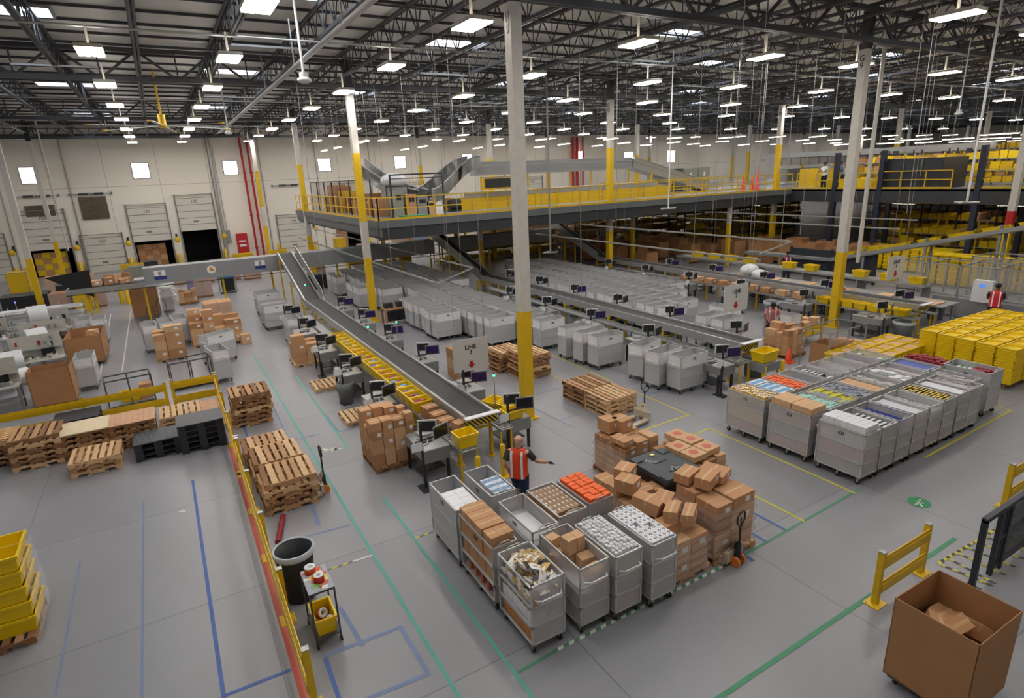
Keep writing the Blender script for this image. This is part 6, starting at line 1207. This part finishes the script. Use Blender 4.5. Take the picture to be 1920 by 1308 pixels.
# ================================================================ things hung from the roof
def drop(u0, v0, u1, v1, z1, r, label, head=None, m=None):
    """vertical pipe ending at pixel (u1, v1) and height z1"""
    p = at(u1, v1, z1); t = thing('ceiling_drop', label, 'pipe', (p.x, p.y, z1)); MB().cyl((0, 0, 0), (0, 0, 12.3-z1), r, 8).build('pipe', m or M_paper, t)
    if head == 'ap': MB().ell((0, 0, -.06), (.17, .17, .07)).cyl((0, 0, -.02), (0, 0, .1), .1, 10).build('antenna', M_band, t)
    if head == 'disc': MB().cyl((0, 0, -.03), (0, 0, 0), .38, 8).bx(-.5, -.05, -.04, .5, .05, 0).build('antenna_plate', M_steel, t)
    return t
drop(565, 0, 570, 145, 9.2, .03, 'white pipe drop with a dome antenna near the roof, left of the near column', 'ap'); drop(393, 0, 428, 247, 9.3, .03, 'white pipe drop with a small antenna, over the dock aisle', 'ap'); drop(1825, 0, 1798, 210, 8.6, .025, 'thin pipe drop with a small antenna at the upper right', 'ap')
drop(1262, 90, 1253, 390, 4.9, .03, 'pipe drop with a flat plate in front of the platform', 'disc'); drop(1855, 60, 1813, 378, 5.3, .04, 'pipe drop with a flat plate beside the red-banded column', 'disc'); drop(1032, 0, 1032, 472, 2.6, .05, 'long grey pipe drop right of the near column', 'disc', M_gry)
drop(1650, 0, 1608, 492, 2.5, .085, 'thick white pipe drop right of the column marked G', None, M_white); drop(65, 110, 128, 470, 2.5, .06, 'long pipe drop right of the left column', None, M_white)
k = 0
for u, v, z in ((190, 480, 1.3), (610, 560, 2), (640, 340, 5.5), (735, 500, 3), (795, 470, 3), (830, 420, 4), (905, 400, 4), (1090, 560, 1.6), (1105, 300, 6.5), (1190, 380, 5), (1300, 480, 3), (1335, 420, 4), (1410, 480, 3), (1500, 440, 4), (1545, 400, 5), (1700, 400, 5), (1725, 330, 6), (1430, 250, 8), (1780, 300, 6.5), (1372, 350, 6), (865, 505, 2.5), (560, 300, 6), (1155, 430, 4.6), (1460, 500, 3)):
    p = at(u, v, z)
    if ray(u, v).z*(z-HC) <= 0 or p.length > 75: continue
    tag(MB().cyl((0, 0, 0), (0, 0, 12.3-z), .012, 5).build('hanging_rod', M_steel, None, (p.x, p.y, z)), 'thin steel rod hanging from the roof over the lines', 'rod', 'thin rods hanging from the roof')
# horizontal busway rails over the lines
for k, (x0, y0, y1, z) in enumerate(((8.6, 20.5, 46, 3.0), (11.4, 23, 60, 3.0), (19.0, 14.2, 44, 3.4), (20.9, 14.4, 44, 3.9), (30, 15, 45, 3.6), (31.5, 15, 45, 3.9))):
    t = thing('overhead_rail', 'thin grey rail hung level over the carts, %s' % ('nearest line 3', 'second from line 3', 'left of the line 2 sign', 'above the line 2 sign', 'left of line 1', 'farthest right')[k], 'rail', (x0, y0, z)); MB().bx(-.03, 0, -.03, .03, y1-y0, .03).build('rail', M_alu, t)
    for q in range(4): yy = (y1-y0)*(q+.3)/4; MB().cyl((0, yy, 0), (0, yy, min(12.3-z, 9.2) if yy+y0 < 27.5 or x0 < 8.8 else 1.1), .006, 4).build('hanging_wire', M_steel, t)
for k, (x0, x1, y, z) in enumerate(((8.6, 11.4, 20.5, 3.0), (19, 20.9, 14.3, 3.6))): tag(MB().beam((x0, y+(.0 if k else 0), z), (x1, y+(2.5 if not k else 0), z+(.3 if k else 0)), .05).build('overhead_rail', M_alu), 'short grey crossbar joining two level rails %s' % ('near line 3' if not k else 'near the line 2 sign'), 'rail')
# large ceiling fan
t = thing('ceiling_fan', 'giant yellow-tipped ceiling fan hanging over the dock aisle', 'fan', (.9, 34.0, 9.75)); MB().cyl((0, 0, 0), (0, 0, 2.4), .05, 8).cyl((0, 0, -.1), (0, 0, .5), .16, 12).build('motor', M_yel, t)
for a in range(6):
    an = a*PI/3+.35; b = MB().beam((.2*cos(an), .2*sin(an), 0), (3.0*cos(an), 3.0*sin(an), -.05), .16, .03); b.beam((3.0*cos(an), 3.0*sin(an), -.05), (3.2*cos(an), 3.2*sin(an), -.05), .2, .06, 1); b.build('blade', [M_alu, M_yel], t)
t = thing('air_duct', 'long pale pipe bundle running under the roof left of the near column', 'duct', (4.75, 0, 10.6))
for dx, r_ in ((0, .045), (.09, .03), (.16, .02)): MB().cyl((dx, 2, 0), (dx, 50, 0), r_, 10).build('pipe', M_paper, t)
for y in range(4, 50, 6): MB().bx(-.07, y-.03, .0, .2, y+.03, .04).bx(-.02, y-.02, 0, .02, y+.02, 1.4).build('hanger', M_steel, t)
for k, (x, y) in enumerate(((4.3, 22), (4.3, 35), (12.5, 25.5), (12.7, 40), (19.6, 20), (19.7, 35), (28.5, 25.5), (36, 20.5), (28.8, 41), (-2.3, 27.5), (-2.3, 42))): # bright angle braces lit below each skylight
    struct('trim_angle_brace', MB().beam((x-1.3, y+1.2, 11.36), (x+1.3, y+1.2, 11.36), .06).beam((x-1.3, y+1.2, 11.36), (x-1.3, y+3.2, 11.4), .05), M_alu)
# ================================================================ people
def skin_mesh(name, verts, edges, radii, m, root=0, sub=1, parent=None):
    me = bpy.data.meshes.new(name); me.from_pydata(verts, edges, []); me.materials.append(m); o = bpy.data.objects.new(name, me); C.objects.link(o)
    o.modifiers.new('skin', 'SKIN'); sv = me.skin_vertices[0].data
    for i, r in enumerate(radii): sv[i].radius = (r, r) if not isinstance(r, tuple) else r
    for i in range(len(verts)): sv[i].use_root = (i == root)
    if sub: s = o.modifiers.new('sub', 'SUBSURF'); s.levels = sub; s.render_levels = sub+1
    for p in me.polygons: p.use_smooth = True
    if parent: o.parent = parent
    return o
def bake(o):
    dg = bpy.context.evaluated_depsgraph_get(); dg.update(); me = bpy.data.meshes.new_from_object(o.evaluated_get(dg)); mats = [s for s in o.data.materials]; old = o.data; o.modifiers.clear(); o.data = me
    for p in me.polygons: p.use_smooth = True
    return o
M_skin = mat('skin_light', 'C99A80', .55, 0, .04, 8); M_skin2 = mat('skin_dark', '7A5340', .55); M_vest = mat('vest_orange', 'E5481C', .6); M_refl = mat('vest_reflective', 'F0F0F0', .3); M_tee = mat('tshirt_dark', '35353A', .8); M_short = mat('shorts_navy', '1C2A4A', .8); M_shoe = mat('shoe_grey', '3A3D44', .7); M_glove = mat('glove_dark', '3A4248', .7)
def loft(m, rings, n=16, mi=0, cap=True):
    """rings: (centre, rx, ry, bend angle about X); stitched into one skin"""
    vs = []
    for c, rx, ry, a in rings:
        for i in range(n):
            t = 2*PI*i/n; x, y = cos(t), sin(t); k = (abs(x)**2.6+abs(y)**2.6)**(-1/2.6); vs.append((c[0]+rx*x*k, c[1]+ry*y*k*cos(a), c[2]-ry*y*k*sin(a)))
    fs = [(r*n+i, r*n+(i+1) % n, (r+1)*n+(i+1) % n, (r+1)*n+i) for r in range(len(rings)-1) for i in range(n)]
    m.add(vs, fs, mi, True)
    if cap: m.add(vs, [tuple(range(n-1, -1, -1)), tuple(range((len(rings)-1)*n, len(rings)*n))], mi)
    return m
def person(loc, rz, label, skin=M_skin, vest=M_vest, tee=M_tee, pants=M_short, long_pants=False, hair=None, pose='walk', s=1., bend=0.):
    t = thing('person', label, 'person', loc, rz); t.scale = (s, s, s); V = Vector; hip = V((0, 0, .93)); W = pose == 'walk'
    def B(v):
        v = V(v); d = v-hip; c, q = cos(bend), sin(bend); return hip+V((d.x, d.y*c+d.z*q, d.z*c-d.y*q))
    hL, hR = V((-.1, 0, .88)), V((.1, 0, .88))
    kL, aL = (V((-.11, .2, .52)), V((-.11, .3, .11))) if W else (V((-.12, .05, .5)), V((-.13, 0, .1))); kR, aR = (V((.11, -.04, .5)), V((.11, -.36, .2))) if W else (V((.12, .05, .5)), V((.13, 0, .1)))
    sL, sR = B((-.2, 0, 1.43)), B((.2, 0, 1.43))
    if W: eL, wL, eR, wR = V((-.27, -.14, 1.17)), V((-.24, .02, .97)), V((.36, .08, 1.2)), V((.55, .28, 1.1))
    else: eL, wL, eR, wR = B((-.27, .12, 1.2)), B((-.2, .36, 1.14)), B((.27, .12, 1.2)), B((.2, .36, 1.14))
    vs = [hip, B((0, 0, 1.1)), B((0, .01, 1.34)), B((0, .01, 1.5)), B((0, .03, 1.6)), B((0, .035, 1.68)), B((0, .025, 1.75)), sL, eL, wL, sR, eR, wR, hL, kL, aL, hR, kR, aR]
    ed = [(0, 1), (1, 2), (2, 3), (3, 4), (4, 5), (5, 6), (2, 7), (7, 8), (8, 9), (2, 10), (10, 11), (11, 12), (0, 13), (13, 14), (14, 15), (0, 16), (16, 17), (17, 18)]
    rr = [(.15, .11), (.13, .1), (.15, .1), .058, (.075, .09), (.092, .108), (.075, .085), .062, .045, .032, .062, .045, .032, .1, .065, .042, .1, .065, .042]
    bake(skin_mesh('body', vs, ed, rr, skin, 0, 1, t))
    for wv, ev in ((wL, eL), (wR, eR)):
        d = (wv-ev).normalized(); side = d.cross(V((0, 0, 1))).normalized(); dn = side.cross(d).normalized(); hv = [wv, wv+d*.05, wv+d*.09]; he = [(0, 1), (1, 2)]; hr = [.03, .036, .032]
        for q in range(4):
            o_ = side*(.03-.02*q); L_ = (.07, .08, .075, .06)[q]; n = len(hv); hv += [wv+d*.1+o_, wv+d*(.1+L_*.5)+o_-dn*.012, wv+d*(.1+L_*.8)+o_-dn*.04]; he += [(2, n), (n, n+1), (n+1, n+2)]; hr += [.0095, .009, .008]
        n = len(hv); hv += [wv+d*.04+side*.045, wv+d*.075+side*.065-dn*.015]; he += [(1, n), (n, n+1)]; hr += [.011, .009]
        bake(skin_mesh('glove' if W else 'hand', hv, he, hr, M_glove if W else skin, 0, 1, t))
    e = MB()
    for sx in (-1, 1): e.ell(B((sx*.034, .13, 1.69)), (.012, .01, .009), 0, 8, 6); e.ell(B((sx*.092, .03, 1.67)), (.014, .024, .034), 1, 8, 6)
    e.ell(B((0, .145, 1.655)), (.013, .024, .026), 1, 8, 6); e.ell(B((0, .125, 1.61)), (.028, .012, .008), 2, 8, 4); e.build('face', [M_blk, skin, mat('lips', '9A5A50', .5)], t)
    if hair: MB().ell(B((0, .012, 1.72)), (.103, .118, .095), 0, 14, 9).build('hair', hair, t)
    tm = MB(); loft(tm, [(B((0, 0, z)), rx, ry, bend) for z, rx, ry in ((.9, .17, .125), (1.1, .16, .12), (1.28, .185, .125), (1.4, .2, .115), (1.48, .15, .09), (1.53, .075, .07))])
    for a, b in ((sL, eL), (sR, eR)): tm.cyl(a, a.lerp(b, .72), .078, 12, 0, .066)
    tm.build('tshirt', tee, t)
    vm = MB(); loft(vm, [(B((0, 0, z)), rx, ry, bend) for z, rx, ry in ((.87, .2, .15), (.95, .195, .15), (1.1, .185, .145), (1.28, .2, .15), (1.4, .195, .135), (1.47, .16, .105), (1.52, .1, .08))], cap=False); vm.build('vest', vest, t)
    st = MB()
    for sx in (-1, 1):
        for yy in (-1, 1):
            pts = [B((sx*.11, yy*r_, z)) for z, r_ in ((.88, .146), (1.1, .142), (1.28, .147), (1.4, .132), (1.47, .1))]
            for a, b in zip(pts, pts[1:]): st.beam(a, b, .045, .02)
    st.build('reflective_stripes', M_refl, t)
    pm = MB(); loft(pm, [(hip+V((0, 0, z)), rx, ry, 0) for z, rx, ry in ((.05, .165, .12), (-.02, .175, .13), (-.1, .18, .13))])
    for h_, k_, a_ in ((hL, kL, aL), (hR, kR, aR)):
        pm.cyl(h_+V((0, 0, .03)), h_.lerp(k_, .92), .112, 14, 0, .1)
        if long_pants: pm.cyl(h_.lerp(k_, .9), a_, .1, 14, 0, .07)
    pm.build('trousers' if long_pants else 'shorts', pants, t)
    for a in (aL, aR): MB().ell(a+V((0, .06, -.05)), (.055, .15, .055), 0, 12, 8).cyl(a+V((0, 0, -.04)), a+V((0, 0, .05)), .055, 10).build('shoe', M_shoe, t)
    return t
p = at(982, 950); person((5.44, 9.42, 0), -.85, 'bald worker in an orange vest and navy shorts walking beside the near carts', s=1.0)
hk = mat('hair_dark', '1E1916', .8)
person((20.1, 14.3, 0), 2.2, 'dark-haired worker in a pink shirt bending over a cart at line 2', M_skin2, mat('vest_pink', 'D98A86', .6), mat('shirt_pink', 'C98A92', .7), mat('jeans_dark', '22242E', .8), True, hk, 'stand', 1., .5)
person((29.0-.55, 10.2, 0), -1.2, 'dark-haired worker in a red vest facing the clear cages', M_skin2, mat('vest_red', 'D4202A', .6), M_tee, mat('jeans_dark', '22242E', .8), True, hk, 'stand', 1.02, .1)
p = at(1597, 600); person((26.2+.5, 15.4, 0), .9, 'worker in an orange vest leaning over a station right of the column marked G', M_skin2, M_vest, M_tee, mat('jeans_dark', '22242E', .8), True, hk, 'stand', 1., .6)
p = at(1418, 500); person((31.6, 21.8, 0), -.6, 'worker in a dark red striped vest standing beyond the low tote conveyor', M_skin2, mat('vest_darkred', '8A1626', .6), M_tee, mat('jeans_dark', '22242E', .8), True, hk, 'stand')
person((42.2, 25.4, ZM), .4, 'worker in a blue shirt on the raised platform by the yellow machines', M_skin2, mat('shirt_blue', '5B7890', .7), mat('shirt_blue', '5B7890', .7), mat('jeans_dark', '22242E', .8), True, hk, 'stand', 1., .25); person((41.6, 26.4, ZM), 1.4, 'worker in a white shirt on the platform just right of the far column', M_skin2, M_paper, M_paper, mat('jeans_dark', '22242E', .8), True, hk, 'stand', 1.)
person((24.0, 21.8, 0), .5, 'worker in a pale top behind line 2 among the stations of line 1', M_skin, M_vest, M_tee, mat('jeans_dark', '22242E', .8), True, hk, 'stand', 1., .3) if False else None
for k, (x, y, z, rx, ry, rz) in enumerate(((27.2, 21.0, 1.3, .95, .45, .34), (26.9, 20.1, 1.2, .7, .45, .26))): tag(MB().ell((0, 0, 0), (rx*.6, ry, rz), 0, 14, 9).build('white_bag', C_('bag_white', 'DADCDA', .4, bump=.4), None, (x, y, z)), 'big white plastic bag on the table beyond line 1, %s' % ('larger' if k == 0 else 'smaller'), 'bag')
# ================================================================ tidy the labels: look-alikes that share a label share a group
by = {}
for o in C.objects:
    if o.parent is None and 'label' in o:
        by.setdefault(o['label'], []).append(o)
for l in by:
    if len(l.split()) > 16: print('LONG', l)
for l, os_ in by.items():
    if len(os_) > 1:
        g = next((o['group'] for o in os_ if 'group' in o), None) or l
        for o in os_: o['group'] = g
